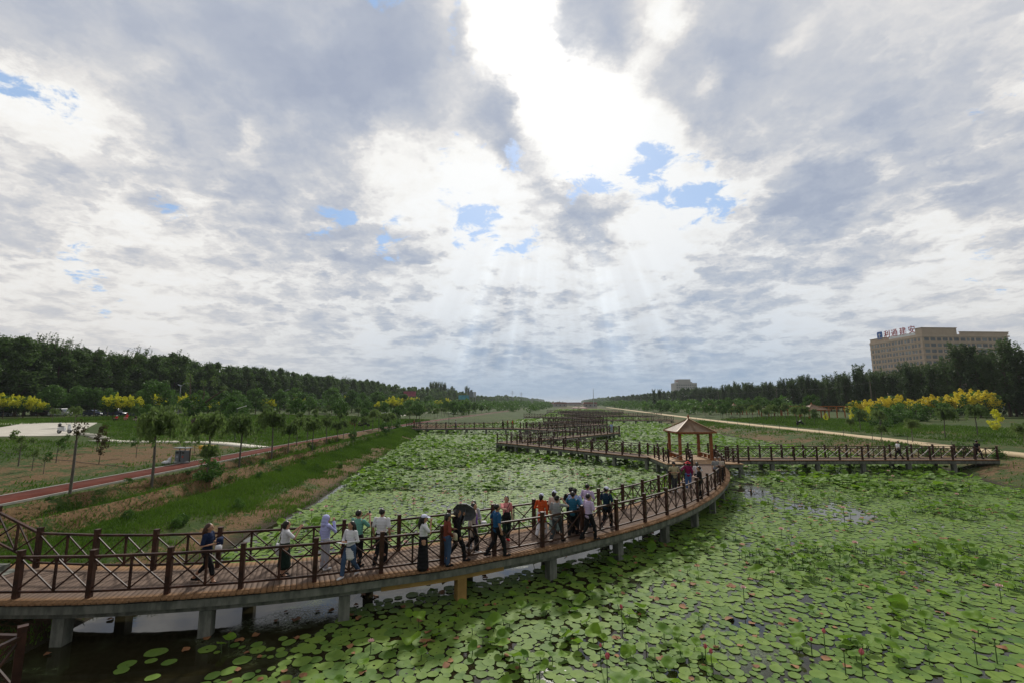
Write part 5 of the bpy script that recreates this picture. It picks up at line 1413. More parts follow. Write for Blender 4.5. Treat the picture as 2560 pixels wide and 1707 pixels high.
t,h=P(z7,278,398,1.64,head=70,fem=True,arms=('face','down'),stride=.25,topc='black',sleeve='long',botc='black',hair='long',label='woman dressed in black holding the grey umbrella')
w=world(t,(.06,.16,1.42)); e=empty('umbrella',w,-R(70),'open dark grey umbrella tilted back over the woman in black','umbrella')
Rm=Matrix.Rotation(R(-52),3,'Y')@Matrix.Rotation(R(-25),3,'X')
m=MB(); m.tube([Vector((0,0,-.25)),Rm@Vector((0,0,.42))],.009,6); m.build('shaft',METAL,e)
UM=simple('umbrella_fabric',(.085,.095,.11),.5,.1,6,c2=(.16,.17,.19))
m=MB(); vs=[Rm@Vector((0,0,.42))];fs=[]
for r_i,(r,zq) in enumerate(((.16,.395),(.31,.325),(.41,.22))):
    for k in range(24):
        a=2*math.pi*k/24; rr_=r*(1 if k%3==0 else (.985 if r_i<2 else .95)); vs.append(Rm@Vector((rr_*math.cos(a),rr_*math.sin(a),zq)))
for k in range(24): fs.append((0,1+k,1+(k+1)%24))
for j in range(2):
    for k in range(24): fs.append((1+24*j+k,25+24*j+k,25+24*j+(k+1)%24,1+24*j+(k+1)%24))
m.add(vs,fs); o=m.build('canopy',UM,e); sdm=o.modifiers.new('th','SOLIDIFY'); sdm.thickness=.004
P(z7,452,302,1.68,head=200,fem=True,arms=('fold','face'),topc='lgrey',sleeve='long',botc='lgrey',hair='bob',label='dark-haired person in pale clothes half hidden behind the whitish jacket')
t,h=P(z7,455,330,1.64,head=110,fem=True,arms=('swing','down'),stride=.22,top='long',topc='beige',sleeve='long',botc='black',shoe='white',hair='long',label='woman in open whitish jacket over purple, black trousers and white shoes')
m=MB(); m.ell((0,.105,1.12),(.055,.03,.24),10,8); m.build('purple_top',cloth('purple',(.20,.08,.38)),t)
bag(t,(-.10,.32,.95),(.26,.2,.2),CL['white'],'pale plastic bag swinging from the woman in the whitish jacket',name='plastic_bag')
P(z7,708,340,1.72,head=65,arms=('hip','down'),stride=.26,topc='blue',botc='black',label='man in royal blue tee walking away right of the umbrella group')
t,h=P(z7,808,252,1.66,head=160,fem=True,arms=('down','point'),topc='pink',botc='dkgreen',shoe='red',hair='bob',stride=.08,turn=30,label='woman in pink tee and red shoes facing the viewer, one arm held out')
bag(t,(.05,.22,.98),(.30,.13,.30),CL['black'],'round black bag slung in front of the woman in pink',strap=[(-.10,.10,1.42),(-.12,-.05,1.44)],name='shoulder_bag')
P(z7,1190,226,1.62,head=20,fem=True,arms=('fold','down'),top='long',topc='orange',botc='white',shoe='beige',hair='tail',hat='cap',stride=.26,sleeve='long',label='woman in white cap, long orange top and white trousers')
t,h=P(z7,1330,196,1.64,head=25,fem=True,arms=('down','down'),topc='beige',bottom='skirt',botc='sage',skirtlen=.80,hair='bob',hat='cap',sleeve='long',label='woman in white cap, beige top and grey-green skirt')
bag(t,(-.22,.0,1.0),(.12,.26,.26),CL['maroon'],'brown shoulder bag on the woman in the grey-green skirt',strap=[(-.10,.02,1.44)],name='shoulder_bag')
P(z7,1358,250,1.68,head=35,arms=('down','brow'),stride=.22,topc='grey',botc='dgrey',hat='cap',hatc='black',label='man in grey polo and black cap shading his eyes with one hand')
P(z7,1512,158,1.74,head=20,arms=('fold','fold'),topc='black',botc='black',hat='cap',hatc='black',label='man in black tee and black cap at the far railing')
P(z7,1552,172,1.74,head=30,arms=('fold','fold'),topc='lblue',botc='black',hat='cap',hatc='black',label='man in light blue shirt and dark cap behind the blue polo')
P(z7,1532,205,1.70,head=25,arms=('fold','fold'),stride=.12,topc='teal',botc='black',label='man in teal blue polo in the tight group of four')
P(z7,1690,120,1.76,head=40,arms=('fold','fold'),topc='pale',botc='ink',label='tall man in pale lilac shirt leaning at the far railing')
P(z7,1702,228,1.70,head=60,arms=('down','fold'),stride=.22,topc='pale',botc='black',label='shorter man in pale lilac shirt nearer the middle of the deck')
P(z7,1895,153,1.70,head=50,arms=('down','fold'),stride=.15,topc='ink',botc='black',shoe='beige',hat='cap',label='man in white cap and dark navy tee')
P(z8,655,418,1.72,head=175,arms=('fold','fold'),topc='khaki',botc='dgrey',shoe='white',hat='cap',hatc='black',stride=.05,label='man in khaki tee and black cap looking down at something in his hands')
t,h=P(z8,930,405,1.66,head=15,fem=True,arms=('hip','down'),topc='magenta',sleeve='long',botc='mjeans',shoe='beige',hair='bob',hat='brim',hatc='red',label='woman in coral hat, dark magenta top and bright jeans')
bag(t,(-.24,.0,1.0),(.14,.30,.34),CL['green'],'olive green bag at the side of the woman in the coral hat',strap=[(-.12,0,1.44)],name='shoulder_bag')
P(z8,1112,418,1.62,head=20,fem=True,arms=('fold','fold'),topc='white',botc='black',hair='tail',label='dark-haired woman in white tee with her back turned near the platform')
t,h=P(z8,1150,500,1.72,head=300,arms=('fold','fold'),topc='black',botc='black',stride=.05,turn=-20,label='man in black tee leaning on the near railing with a phone'); phone(t,(0,.30,1.12),'phone held at the waist by the man in the black tee')
P(z8,1475,325,1.60,head=200,fem=True,arms=('fold','down'),topc='grey',botc='jeans',hair='bob',label='woman in grey top and jeans at the bend before the platform')
P(z8,1555,320,1.62,head=190,fem=True,arms=('fold','fold'),topc='beige',botc='black',hair='bob',label='woman in beige top at the outer railing before the platform')
# further off
FAR=dict(near=False)
def PX(px,Y,z,H,**k): return person(ZP(px,Y),Y,z,H=H,near=False,**k)
person(35.6,42.9,ZD,H=1.68,head=-80,stride=.22,topc='white',botc='black',arms=('swing','down'),near=False,label='person in white top walking along the right boardwalk')
person(43.2,43.2,ZD,H=1.72,head=80,stride=.28,topc='black',botc='black',arms=('swing','swingb'),near=False,label='person in dark clothes near the end of the right boardwalk')
person(17.2,80.0,ZD,H=1.68,head=180,topc='lblue',botc='lblue',near=False,label='person in light blue at the corner of the second zigzag run')
for (x_,c,b,lb) in ((-20.2,'maroon','black','person in maroon at the shore end of the left-bank boardwalk'),(-19.0,'dgrey','dgrey','person in dark grey beside the one in maroon on the left-bank boardwalk'),(-11.6,'lgrey','jeans','person in pale grey alone midway along the left-bank boardwalk'),(-1.9,'dkgreen','black','person in dark green where the left-bank boardwalk bends'),(-.9,'maroon','dgrey','person in brownish red where the left-bank boardwalk bends'),(.1,'orange','maroon','person in orange where the left-bank boardwalk bends')):
    person(x_,95.3,ZD,H=1.68,head=rnd.uniform(60,120),topc=c,botc=b,near=False,stride=.15,label=lb)
person(-73.6,85.9,gz(-73.6,85.9),H=1.65,head=180,sit=1,topc='red',botc='black',near=False,arms=('lap','lap'),hat='cap',hatc='capw',label='leftmost squatting person in red under the golden trees')
person(-72.3,86.6,gz(-72.3,86.6)+.25,H=1.68,head=180,sit=1,topc='red',botc='pink',near=False,arms=('lap','lap'),hat='cap',hatc='red',label='person in bright red jacket squatting higher than the others')
person(-70.9,87.0,gz(-70.9,87.0),H=1.65,head=170,sit=1,topc='black',botc='beige',near=False,arms=('lap','lap'),label='squatting person in black and beige under the golden trees')
person(-69.6,88.2,gz(-69.6,88.2),H=1.65,head=190,sit=1,topc='black',botc='black',near=False,arms=('lap','lap'),label='squatting person all in black under the golden trees')
person(-68.1,88.9,gz(-68.1,88.9),H=1.65,head=150,sit=1,topc='maroon',botc='khaki',near=False,arms=('lap','lap'),label='rightmost squatting person, in brown, under the golden trees')
person(-49.8,90.9,gz(-49.8,90.9),H=1.7,head=90,topc='lblue',botc='dgrey',near=False,hat='brim',hatc='beige',label='standing person in pale blue with a sun hat on the left lawn')
person(-47.7,89.5,gz(-47.7,89.5),H=1.6,head=60,sit=1,topc='red',botc='dgrey',near=False,arms=('lap','lap'),label='crouching person in dull red on the left lawn')
person(-41.9,84.0,gz(-41.9,84),H=1.65,head=200,sit=1,topc='maroon',botc='beige',near=False,arms=('lap','lap'),label='seated person in brown between young willows')
person(-40.0,86.4,gz(-40,86.4),H=1.6,head=120,sit=1,topc='white',botc='sage',near=False,arms=('lap','lap'),label='crouching person in white on the lawn above the red path')
person(-31.0,91.2,gz(-31,91.2),H=1.68,head=200,topc='khaki',botc='maroon',near=False,arms=('fold','fold'),hat='brim',hatc='beige',label='person in khaki with a hat resting beside the red path')
person(-30.0,90.9,gz(-30,90.9),H=1.68,head=160,sit=1,topc='dgrey',botc='black',near=False,arms=('lap','lap'),label='dark-clothed person sitting beside the red path')
person(-33.3,95.3,gz(-33.3,95.3),H=1.6,head=100,sit=1,topc='orange',botc='maroon',near=False,arms=('lap','lap'),label='crouching person in orange left of the pair by the red path')
# fix the shapes of the figures
dg=bpy.context.evaluated_depsgraph_get()
for o in BAKE:
    me=bpy.data.meshes.new_from_object(o.evaluated_get(dg)); o.modifiers.clear(); o.data=me
    me.polygons.foreach_set('use_smooth',[True]*len(me.polygons))
# ------------------------------------------------------------------ forecourt, grey path, stepping stones
def flatpoly(name,poly,z,mat,th=.5):
    m=MB(); n=len(poly); m.add([(x,y,z+(y-54)*.0165) for x,y in poly]+[(x,y,z-th) for x,y in poly],[tuple(range(n-1,-1,-1))]+[(i,(i+1)%n,(i+1)%n+n,i+n) for i in range(n)])
    return tag(m.build(name,mat),kind='structure')
flatpoly('forecourt_pavement',[(-64.5,52.2),(-52.3,54.6),(-53.0,57.0),(-57.2,61.4),(-71.5,79.6),(-96,78.5),(-98,75.5),(-79.5,74.2)],2.50,PATHC,.5)
ribbon('park_path',[(-46,51.5),(-43.0,50.9),(-41,51.6),(-38.5,53.0),(-35.8,54.2),(-33.0,53.4),(-30.5,52.0),(-27.3,50.8)],1.9,PATHC,.07,follow=True)
ribbon('park_path',[(-39.5,62+6*k+40) if False else (-40-.6*k+bnd(110+7*k)*1.0,110+7*k) for k in range(14)],1.6,PATHC,.08,follow=True)
ribbon('brick_path',[(-76.5,80.5),(-76,83.5),(-77,87.5),(-80,93),(-84,99)],2.2,simple('brick_path',(.30,.14,.07),.9,.2,2),.05,follow=True)
SL=[(-53.2,57.2),(-51.8,56.2),(-50.3,55.2),(-49.0,54.4),(-47.9,53.6),(-46.8,52.8)]
for i,(x_,y_) in enumerate(SL):
    m=MB(); m.box((0,0,0),(1.5,.5,.14)); o=m.build('stepping_stone',PATHC); o.location=(x_,y_,gz(x_,y_)+.10); o.rotation_euler=(0,0,.25)
    tag(o,'pale stone slab of the steps leading down from the forecourt','stepping stone','stepping stones')
# ------------------------------------------------------------------ vehicles
def wheel(par,loc,r=.33,w=.2,ang=0):
    o=None; m=MB(); m.tube([(-w/2,0,0),(w/2,0,0)],r,18); t=m.build('wheel',RUBBER,par); t.location=loc
    m=MB(); m.tube([(-w/2-.01,0,0),(w/2+.01,0,0)],r*.6,12); m.build('rim',METAL,t); return t
def car(x,y,rz,col,kind,label,group=None):
    t=empty('parked_car',(x,y,gz(x,y)+.02),rz,label,'car',group)
    L,Wd,Hh=(4.7,1.9,1.82) if kind=='suv' else (4.6,1.8,1.46)
    pt=simple('car_paint_'+'_'.join(str(int(c*99)) for c in col),col,.28,.04,2,spec=.7)
    b=.62 if kind=='suv' else .5; sh=1.05 if kind=='suv' else .88
    prof=[(-L/2,.38),(-L/2+.05,sh-.1),(-L/2+.25,sh),(L/2-1.3,sh),(L/2-.25,sh-.16),(L/2,sh-.38),(L/2,.36),(L/2-.25,.26),(-L/2+.2,.26)]
    M=Matrix.Rotation(R(90),4,'Z')
    m=MB(); m.prism(prof,-Wd/2,Wd/2); o=m.build('body',pt,t); bv=o.modifiers.new('b','BEVEL'); bv.width=.07; bv.segments=2; bv.limit_method='ANGLE'
    cab=[(-L/2+.22,sh),(-L/2+.5,Hh-.03),(-L/2+.9,Hh),(L/2-1.95,Hh),(L/2-1.15,sh)] if kind=='suv' else [(-L/2+.35,sh),(-L/2+1.15,Hh-.02),(L/2-2.3,Hh),(L/2-1.25,sh)]
    m=MB(); m.prism(cab,-Wd/2+.12,Wd/2-.12); o=m.build('cabin',pt,t); bv=o.modifiers.new('b','BEVEL'); bv.width=.05; bv.segments=2; bv.limit_method='ANGLE'
    cx=sum(p[0] for p in cab)/len(cab)
    for s in (-1,1):
        for a,bb in ((.08,.46),(.53,.92)):
            x0=cab[0][0]; x1=cab[-1][0]; q=[]
            lo,hi=sh+.06,Hh-.12
            xa=x0+(x1-x0)*a; xb=x0+(x1-x0)*bb
            pl=[(xa+(.12 if a<.2 else 0),lo),(xa+(.38 if a<.2 else 0),hi),(xb-(.55 if bb>.8 else 0),hi),(xb-(.12 if bb>.8 else 0),lo)]
            m=MB(); y0=s*(Wd/2-.115); m.prism(pl,min(y0,y0+s*.012),max(y0,y0+s*.012)); m.build('window',GLASSM,t)
    m=MB(); a=cab[-2];bq=cab[-1]; m.beam((a[0]+.12,0,a[1]-.1),(bq[0]+.02,0,bq[1]+.05),Wd-.42,.03,up=(1,0,0)); m.build('windscreen',GLASSM,t)
    for sx in (-L/2+.85,L/2-.85):
        for s in (-1,1):
            w=wheel(t,(sx,s*(Wd/2-.1),.34)); w.rotation_euler=(0,0,R(90))
    for s in (-1,1):
        m=MB(); m.box((L/2-.02,s*(Wd/2-.3),sh-.32),(.08,.34,.14)); m.build('headlight',WHITE,t)
        m=MB(); m.box((-L/2+.02,s*(Wd/2-.2),sh-.2),(.06,.2,.16)); m.build('tail_light',CL['red'],t)
    return t
car(-107.0,109.5,R(4),(.50,.51,.53),'suv','silver off-road car parked side-on beyond the forecourt')
car(-121.8,110.6,R(6),(.60,.62,.65),'sedan','white sedan parked left of the silver off-road car')
car(-127.5,112.6,R(170),(.025,.02,.05),'sedan','dark purple-black car, second from the left edge of the photo')
car(-133.5,113.5,R(8),(.03,.035,.06),'sedan','dark car at the left edge under the golden trees')
car(-115.2,113.8,R(4),(.03,.012,.012),'sedan','very dark car tucked between the white sedan and the silver car')
for i,(x_,c) in enumerate(((-100.5,(.02,.03,.09)),(-95.3,(.018,.025,.07)),(-90.0,(.02,.03,.08)))):
    car(x_,110.6+.2*i,R(4),c,'suv' if i%2 else 'sedan','navy car in the row behind the round green trees','navy cars behind the round trees')
car(-88.0,141.5,R(-25),(.62,.64,.67),'sedan','white car by itself under trees, right of the first lamp post')
car(-93.6,123.5,R(0),(.22,.20,.18),'suv','grey-brown car half hidden behind the squatting people')
# scooter
t=empty('motor_scooter',(-55.4,57.3,2.56),R(0),'white motor scooter standing on the pale forecourt','scooter')
WP=simple('scooter_white',(.62,.63,.66),.3,.05,2,spec=.6)
for sx in (-.62,.66):
    m=MB(); m.tube([(sx,-.06,.25),(sx,.06,.25)],.25,18); w=m.build('wheel',RUBBER,t); m=MB(); m.tube([(sx,-.07,.25),(sx,.07,.25)],.14,12); m.build('rim',METAL,w)
m=MB(); m.prism([(-.85,.52),(-.80,.72),(-.45,.80),(.0,.76),(.08,.45),(-.15,.30),(-.45,.32)],-.15,.15); o=m.build('tail_fairing',WP,t); b=o.modifiers.new('b','BEVEL'); b.width=.05; b.segments=2
m=MB(); m.box((.2,0,.29),(.55,.30,.08)); m.build('footboard',WP,t)
m=MB(); m.prism([(.40,.28),(.46,.28),(.62,.62),(.56,1.02),(.50,1.02),(.52,.62)],-.2,.2); o=m.build('leg_shield',WP,t); b=o.modifiers.new('b','BEVEL'); b.width=.02
m=MB(); m.prism([(.42,.52),(.62,.57),(.90,.48),(.94,.38),(.66,.42)],-.09,.09); m.build('front_mudguard',WP,t)
m=MB(); m.tube([(.66,0,.25),(.54,0,.9),(.50,0,1.08)],.03,8); m.build('fork',METAL,t)
m=MB(); m.tube([(.42,-.34,1.12),(.50,-.12,1.08),(.50,.12,1.08),(.42,.34,1.12)],.02,6); m.build('handlebar',BLACK,t)
m=MB(); m.ell((.56,0,1.06),(.10,.14,.10),10,8); m.build('headlight',WP,t)
for s in (-1,1): m=MB(); m.tube([(.44,s*.26,1.1),(.42,s*.34,1.26)],.008,5); m.ell((.42,s*.36,1.30),(.015,.07,.05),8,6); m.build('mirror',BLACK,t)
m=MB(); m.prism([(-.82,.80),(-.80,.92),(-.45,.90),(-.05,.86),(.02,.79)],-.13,.13); o=m.build('seat',BLACK,t); b=o.modifiers.new('b','BEVEL'); b.width=.03
m=MB(); m.ell((-.66,0,1.05),(.2,.18,.15),12,8); o=m.build('top_box',BLACK,t,smooth=True)
t=empty('helmet',(-55.45,57.3,3.98),0,'small white helmet hanging above the scooter seat','helmet'); m=MB(); m.ell((0,0,0),(.13,.12,.10),12,8); m.build('helmet_shell',WP,t,smooth=True)
t.location=(-56.0,57.3,3.78)
# bins
t=empty('recycling_bin',(-26.95,38.1,1.46),R(-12),'grey two-compartment litter bin with a flat roof beside the red path','litter bin')
BG=simple('bin_grey',(.13,.15,.17),.45,.1,3,metal=.2); 
m=MB(); m.box((0,0,.04),(1.15,.5,.08)); m.build('base',METAL,t)
for s in (-1,1):
    m=MB(); m.box((s*.27,0,.55),(.44,.40,.86)); b_=m.build('bin_drum',BG,t); m=MB(); m.box((s*.27,-.203,.82),(.26,.012,.13)); m.build('slot',BLACK,b_)
    m=MB(); m.box((s*.27,-.206,.5),(.16,.006,.16)); m.build('recycling_label',simple('bin_label',(.3,.35,.42),.5,.05,3) if s<0 else simple('bin_label_red',(.4,.08,.06),.5,.05,3),b_)
for s in (-1,0,1): m=MB(); m.box((s*.53,.12*0+.22,.63),(.05,.05,1.1)); m.build('frame_post',DMETAL,t)
m=MB(); m.prism([(-.62,1.17),(-.60,1.23),(.60,1.23),(.62,1.17)],-.33,.33); m.build('roof',METAL,t)
t=empty('litter_sack',(-27.75,37.5,1.42),.4,'slumped white litter sack against the left side of the bin','sack')
m=MB(); m.ell((0,0,.13),(.33,.24,.16),12,8); m.ell((.18,.05,.30),(.14,.12,.22),10,8); m.ell((.28,.05,.55),(.04,.04,.16),8,6); o=soft(m,'sack_body',CL['white'],t,.03,2)
me=bpy.data.meshes.new_from_object(o.evaluated_get(bpy.context.evaluated_depsgraph_get())); o.modifiers.clear(); o.data=me
t=empty('garden_cart',(-28.8,44.0,1.55),.1,'small yellow cart on the grass between bin and pale path','cart')
YL=simple('yellow_paint',(.62,.36,.03),.5,.1,4)
m=MB(); m.prism([(-.55,.45),(-.7,.75),(.65,.75),(.5,.40)],-.3,.3); m.build('tray',YL,t)
for s in (-1,1):
    m=MB(); m.tube([(.35,s*.36,.22),(.35,s*.30,.22)],.22,14); m.build('wheel',RUBBER,t); m=MB(); m.tube([(-.6,s*.26,.5),(-1.15,s*.28,.78)],.02,6); m.build('handle',YL,t); m=MB(); m.tube([(-.5,s*.25,.45),(-.5,s*.25,0)],.02,6); m.build('leg',YL,t)
# motorcycles seen small
def bike(x,y,rz,label,c=BLACK):
    t=empty('motorcycle',(x,y,gz(x,y)+.03),rz,label,'motorcycle')
    for sx in (-.65,.65): m=MB(); m.tube([(sx,-.05,.3),(sx,.05,.3)],.3,14); m.build('wheel',RUBBER,t)
    m=MB(); m.prism([(-.5,.45),(-.8,.8),(-.2,.78),(.1,.92),(.4,.8),(.3,.4)],-.13,.13); m.build('body',c,t); m=MB(); m.tube([(.65,0,.3),(.42,0,1.0),(.3,-.3,1.08)],.025,6); m.tube([(.42,0,1.0),(.3,.3,1.08)],.025,6); m.build('handlebar',METAL,t)
bike(58.8,94.3,.3,'dark motorcycle parked beside the sand path on the right'); bike(-38.2,163,.2,'white motorcycle parked inside the orange pergola',WP); bike(-29.2,91.8,.5,'dark motorcycle by the people resting at the red path')
# ------------------------------------------------------------------ lamps, poles, signs
def lamp(x,y,h,label,arm=1.4,group=None,sc=1):
    t=empty('street_lamp',(x,y,gz(x,y)),0,label,'street lamp',group)
    m=MB(); m.tube([(0,0,-.2),(0,0,h)],[.11*sc,.06*sc],8); m.build('pole',POLEM,t); m=MB(); m.tube([(0,0,h-.4),(arm*.6,0,h+.3),(arm,0,h+.45)],.05*sc,6); m.build('arm',POLEM,t)
    m=MB(); m.box((arm+.25,0,h+.5),(.75*sc,.3,.10)); m.build('lamp_head',WHITE,t); m=MB(); m.box((-.4,0,h-.1),(.9,.5,.05),rot=Matrix.Rotation(.5,3,'Y')); m.build('solar_panel',GLASSM,t)
for i,(px,Y,h) in enumerate(((448,121,8.0),(708,184,8),(855,240,8),(953,300,8),(1073,420,8.5),(1112,560,9))):
    lamp(ZP(px,Y),Y,h,['nearest pale street lamp, between two golden trees on the left','second street lamp along the left belt','third street lamp along the left belt','fourth street lamp, above the pink banner side','fifth street lamp, left of the tall billboard','farthest street lamp, by the blue banner'][i],sc=1.2 if i<2 else 1.6)
def lowlamp(px,Y,z,label):
    x=ZP(px,Y); t=empty('path_lamp',(x,Y,gz(x,Y)),0,label,'path lamp'); m=MB(); m.tube([(0,0,-.2),(0,0,z)],.05,6); m.build('pole',DMETAL,t); m=MB(); m.beam((0,0,z),(1.1,0,z+.35),.26,.05); m.build('lamp_panel',WHITE,t)
lowlamp(594,57,3.9,'low lamp with a flat white panel left of centre in the park'); lowlamp(949,81,3.0,'short lamp with a white top beside the red path\'s far end'); lowlamp(1123,118,2.9,'dark path lamp above the left-bank boardwalk')
# double-armed highway lamp over the right belt
t=empty('street_lamp',(140,131,3),0,'tall double-armed street lamp in front of the long beige building','street lamp')
m=MB(); m.tube([(0,0,-.2),(0,0,17.6)],[.16,.08],8); m.build('pole',POLEM,t)
for s in (-1,1):
    m=MB(); m.tube([(0,0,17.4),(s*1.6,0,18.4),(s*2.6,0,18.9)],.07,6); m.build('arm',POLEM,t); m=MB(); m.beam((s*2.4,0,18.85),(s*4.6,0,19.25),.45,.14); m.build('lamp_head',WHITE,t)
def upole(x,y,h,label,group='utility poles before the right belt'):
    t=empty('utility_pole',(x,y,gz(x,y)),0,label,'utility pole',group); m=MB(); m.tube([(0,0,-.3),(0,0,h)],[.19,.12],8); m.build('pole',PBARK,t); m=MB(); m.box((0,0,h-.5),(1.6,.1,.1)); m.build('crossarm',DMETAL,t); return (x,y,gz(x,y)+h-.45)
UP=[upole(x,y,h,'thin grey utility pole standing before the dark right belt') for x,y,h in ((126,110,9.5),(98,125,9.5),(104,180,9.5),(108,240,9.5),(114,310,9.5))]
def wires(A,B,label):
    m=MB(); 
    for o_ in (-.7,.7):
        a=Vector(A)+Vector((o_,0,0)); b=Vector(B)+Vector((o_,0,0)); pts=[a.lerp(b,i/8)-Vector((0,0,1.1*math.sin(math.pi*i/8))) for i in range(9)]; m.tube(pts,.012,4)
    tag(m.build('power_line',RUBBER),label,'power line','power lines along the right belt')
for a,b in zip(UP,UP[1:]): wires(a,b,'thin dark cable pair slung between the utility poles on the right')
t=empty('billboard',(ZP(1183,330),330,3),R(8),'tall two-faced billboard standing above the left belt near the horizon','billboard')
m=MB(); m.box((-1.5,0,12.2-3),(3.1,.5,3.9)); m.build('dark_face',simple('billboard_grey',(.20,.23,.26),.6,.1,1),t); m=MB(); m.box((1.1,.5,12.2-3),(1.9,.4,3.9),rz=.4); m.build('pale_face',simple('billboard_pale',(.50,.53,.56),.6,.06,1),t)
for q in (-2.9,-.1,1.6): m=MB(); m.tube([(q,.6,0),(q,.6,10.8)],.14,8); m.build('post',POLEM,t)
def banner(px0,px1,Y,z0,z1,c,label,chars):
    x0,x1=ZP(px0,Y),ZP(px1,Y); t=empty('banner',((x0+x1)/2,Y,gz((x0+x1)/2,Y)),0,label,'banner'); w=x1-x0
    m=MB(); m.box((0,0,(z0+z1)/2),(w,.15,z1-z0)); m.build('panel',c,t)
    m=MB(); n=9
    for i in range(n): m.box((-w/2+w*(i+.5)/n,-.09,(z0+z1)/2),(w/n*.55,.02,(z1-z0)*.5)) if False else None
    for s in (-1,1): mm=MB(); mm.tube([(s*w*.45,.1,-.2),(s*w*.45,.1,z0)],.12,6); mm.build('post',DMETAL,t)
banner(1008,1039,215,6.6,9.0,simple('banner_pink',(.36,.11,.16),.7,.25,.8),'long faded pink banner in front of the left belt','')
banner(1146,1173,330,6.2,9.2,simple('banner_blue',(.10,.33,.42),.7,.25,.5),'turquoise banner left of the tall billboard posts','')
# pergola
t=empty('pergola',(ZP(1015,165),165,gz(ZP(1015,165),165)),R(-4),'orange-brown timber pergola among the trees of the left park','pergola')
for x_ in (-2.9,-1.6,1.4,2.9):
    for y_ in (-1,1): m=MB(); m.box((x_,y_*1.2,1.5),(.26,.26,3.0)); m.build('column',ORANGE,t)
for y_ in (-1,1): m=MB(); m.box((0,y_*1.2,3.12),(6.8,.2,.24)); m.build('beam',ORANGE,t)
for i in range(9): m=MB(); m.box((-3.1+i*.775,0,3.32),(.12,3.3,.16)); m.build('rafter',ORANGE,t)
# pavilions of the right bank, joined by an orange fence line
for i,(px,Y,s,lb) in enumerate(((2028,116,1.25,'nearest brown-roofed pavilion among the right bank willows'),(1927,136,1.25,'second brown-roofed pavilion on the right bank, greenish roof'),(1834,160,1.25,'third brown-roofed pavilion on the right bank'),(1773,190,1.25,'farthest small pavilion roof on the right bank'))):
    x_=ZP(px,Y); o=pavilion((x_,Y,gz(x_,Y)-.2),label=lb,colm=ORANGE,detail=False,half=2.5,cw=1.7,zc=2.1,apex=3.35); o.scale=(s*.9,)*3
for i,(px,Y) in enumerate(((2090,118),(1985,134),(1880,155))):
    x_=ZP(px,Y); t=empty('timber_screen',(x_,Y,gz(x_,Y)),.05,['orange timber screen right of the nearest right-bank pavilion','orange timber screen left of the nearest right-bank pavilion','orange timber screen between the far right-bank pavilions'][i],'screen')
    m=MB(); m.box((0,0,2.9),(9,.2,.22)); m.box((0,0,2.3),(9,.12,.14)); m.build('rail',ORANGE,t)
    for q in (-4.2,-2.1,0,2.1,4.2): m=MB(); m.box((q,0,1.4),(.2,.2,2.8)); m.build('post',ORANGE,t)
# red-roofed pavilions far out
REDR=simple('red_roof',(.20,.05,.03),.6,.2,1)
for i,(px,Y,s,lb) in enumerate(((1458,300,.95,'larger red-roofed pavilion far out where the boardwalks end'),(1439,330,.85,'smaller red-roofed pavilion left of the larger one far out'))):
    o=pavilion((ZP(px,Y),Y,1.2),label=lb,roofm=REDR,detail=False,half=3.0,cw=2.2,zc=1.7,apex=2.9); o.scale=(s,)*3
# stakes beside the sand path
for i in range(16):
    y_=50+i*6.2; x_=46.0+np.interp(y_,[0,50,72,90,130],[-.6,1.2,2.9,3.4,3.6])+bnd(y_)-.3
    m=MB(); m.tube([(0,0,-.2),(0,0,1.15)],[.035,.03],6); o=m.build('stake',PBARK); o.location=(x_,y_,gz(x_,y_)); tag(o,'thin wooden stake standing along the sand-coloured path','stake','stakes along the sand path')
# pale low steps of kerbs at the right end
# irrigation hoses lying on the soil
HOSE=simple('hose_black',(.02,.02,.02),.6,.1,5)
def hose(pts,label):
    m=MB(); m.tube([(x,y,gz(x,y)+.04) for x,y in pts],.018,5); tag(m.build('irrigation_hose',HOSE),label,'hose')
hose([(-20.3+.05*math.sin(y),y) for y in np.arange(13,44,.8)],'thin black hose running along the lower soil ridge of the left bank')
hose([(-46+1.05*k*.5+.3*math.sin(k*.7),40.5-.32*k*.5) for k in range(34)],'thin dark hose crossing the dry plot left of the bin')
# ------------------------------------------------------------------ buildings
BW=simple('beige_cladding',(.45,.345,.26),.8,.08,.4,c2=(.52,.405,.315)); BT=simple('beige_trim',(.53,.42,.33),.8,.06,.4); WG=simple('window_glass',(.055,.075,.085),.15,.3,.6,spec=.7); WG2=simple('window_glass_pale',(.13,.16,.17),.2,.3,.6,spec=.7)
X0,Y0,X1,Y1,HB=252.,277.,308.,318.,48.0
t=empty('office_building',(0,0,0),0,'long beige office building with rooftop sign rising behind the right belt','building')
m=MB(); m.add([(X0,Y0,0),(X1,Y0+3,0),(X1,Y1,0),(X0,Y1,0),(X0,Y0,HB),(X1,Y0+3,HB),(X1,Y1,HB),(X0,Y1,HB)],[(0,1,5,4),(1,2,6,5),(2,3,7,6),(3,0,4,7),(4,5,6,7),(3,2,1,0)]); m.build('wall',BW,t)
def fpt(u,z,off): # on the front face
    a=Vector((X0,Y0,z)); b=Vector((X1,Y0+3,z)); d=(b-a).normalized(); return a+d*u+Vector((d.y,-d.x,0))*off
fd=(Vector((X1,Y0+3,0))-Vector((X0,Y0,0))).normalized(); fa=math.atan2(fd.y,fd.x)
m=MB()
for k in range(0,13):
    z=HB-1.1-k*3.6
    c=fpt(28.5,z+.0,.12); m.box(c,(57.4,.3,.42 if k else .9),rz=fa); m.box((X0-.12,(Y0+Y1)/2,z),(.3,Y1-Y0+.2,.42 if k else .9))
m.build('cornice',BT,t)
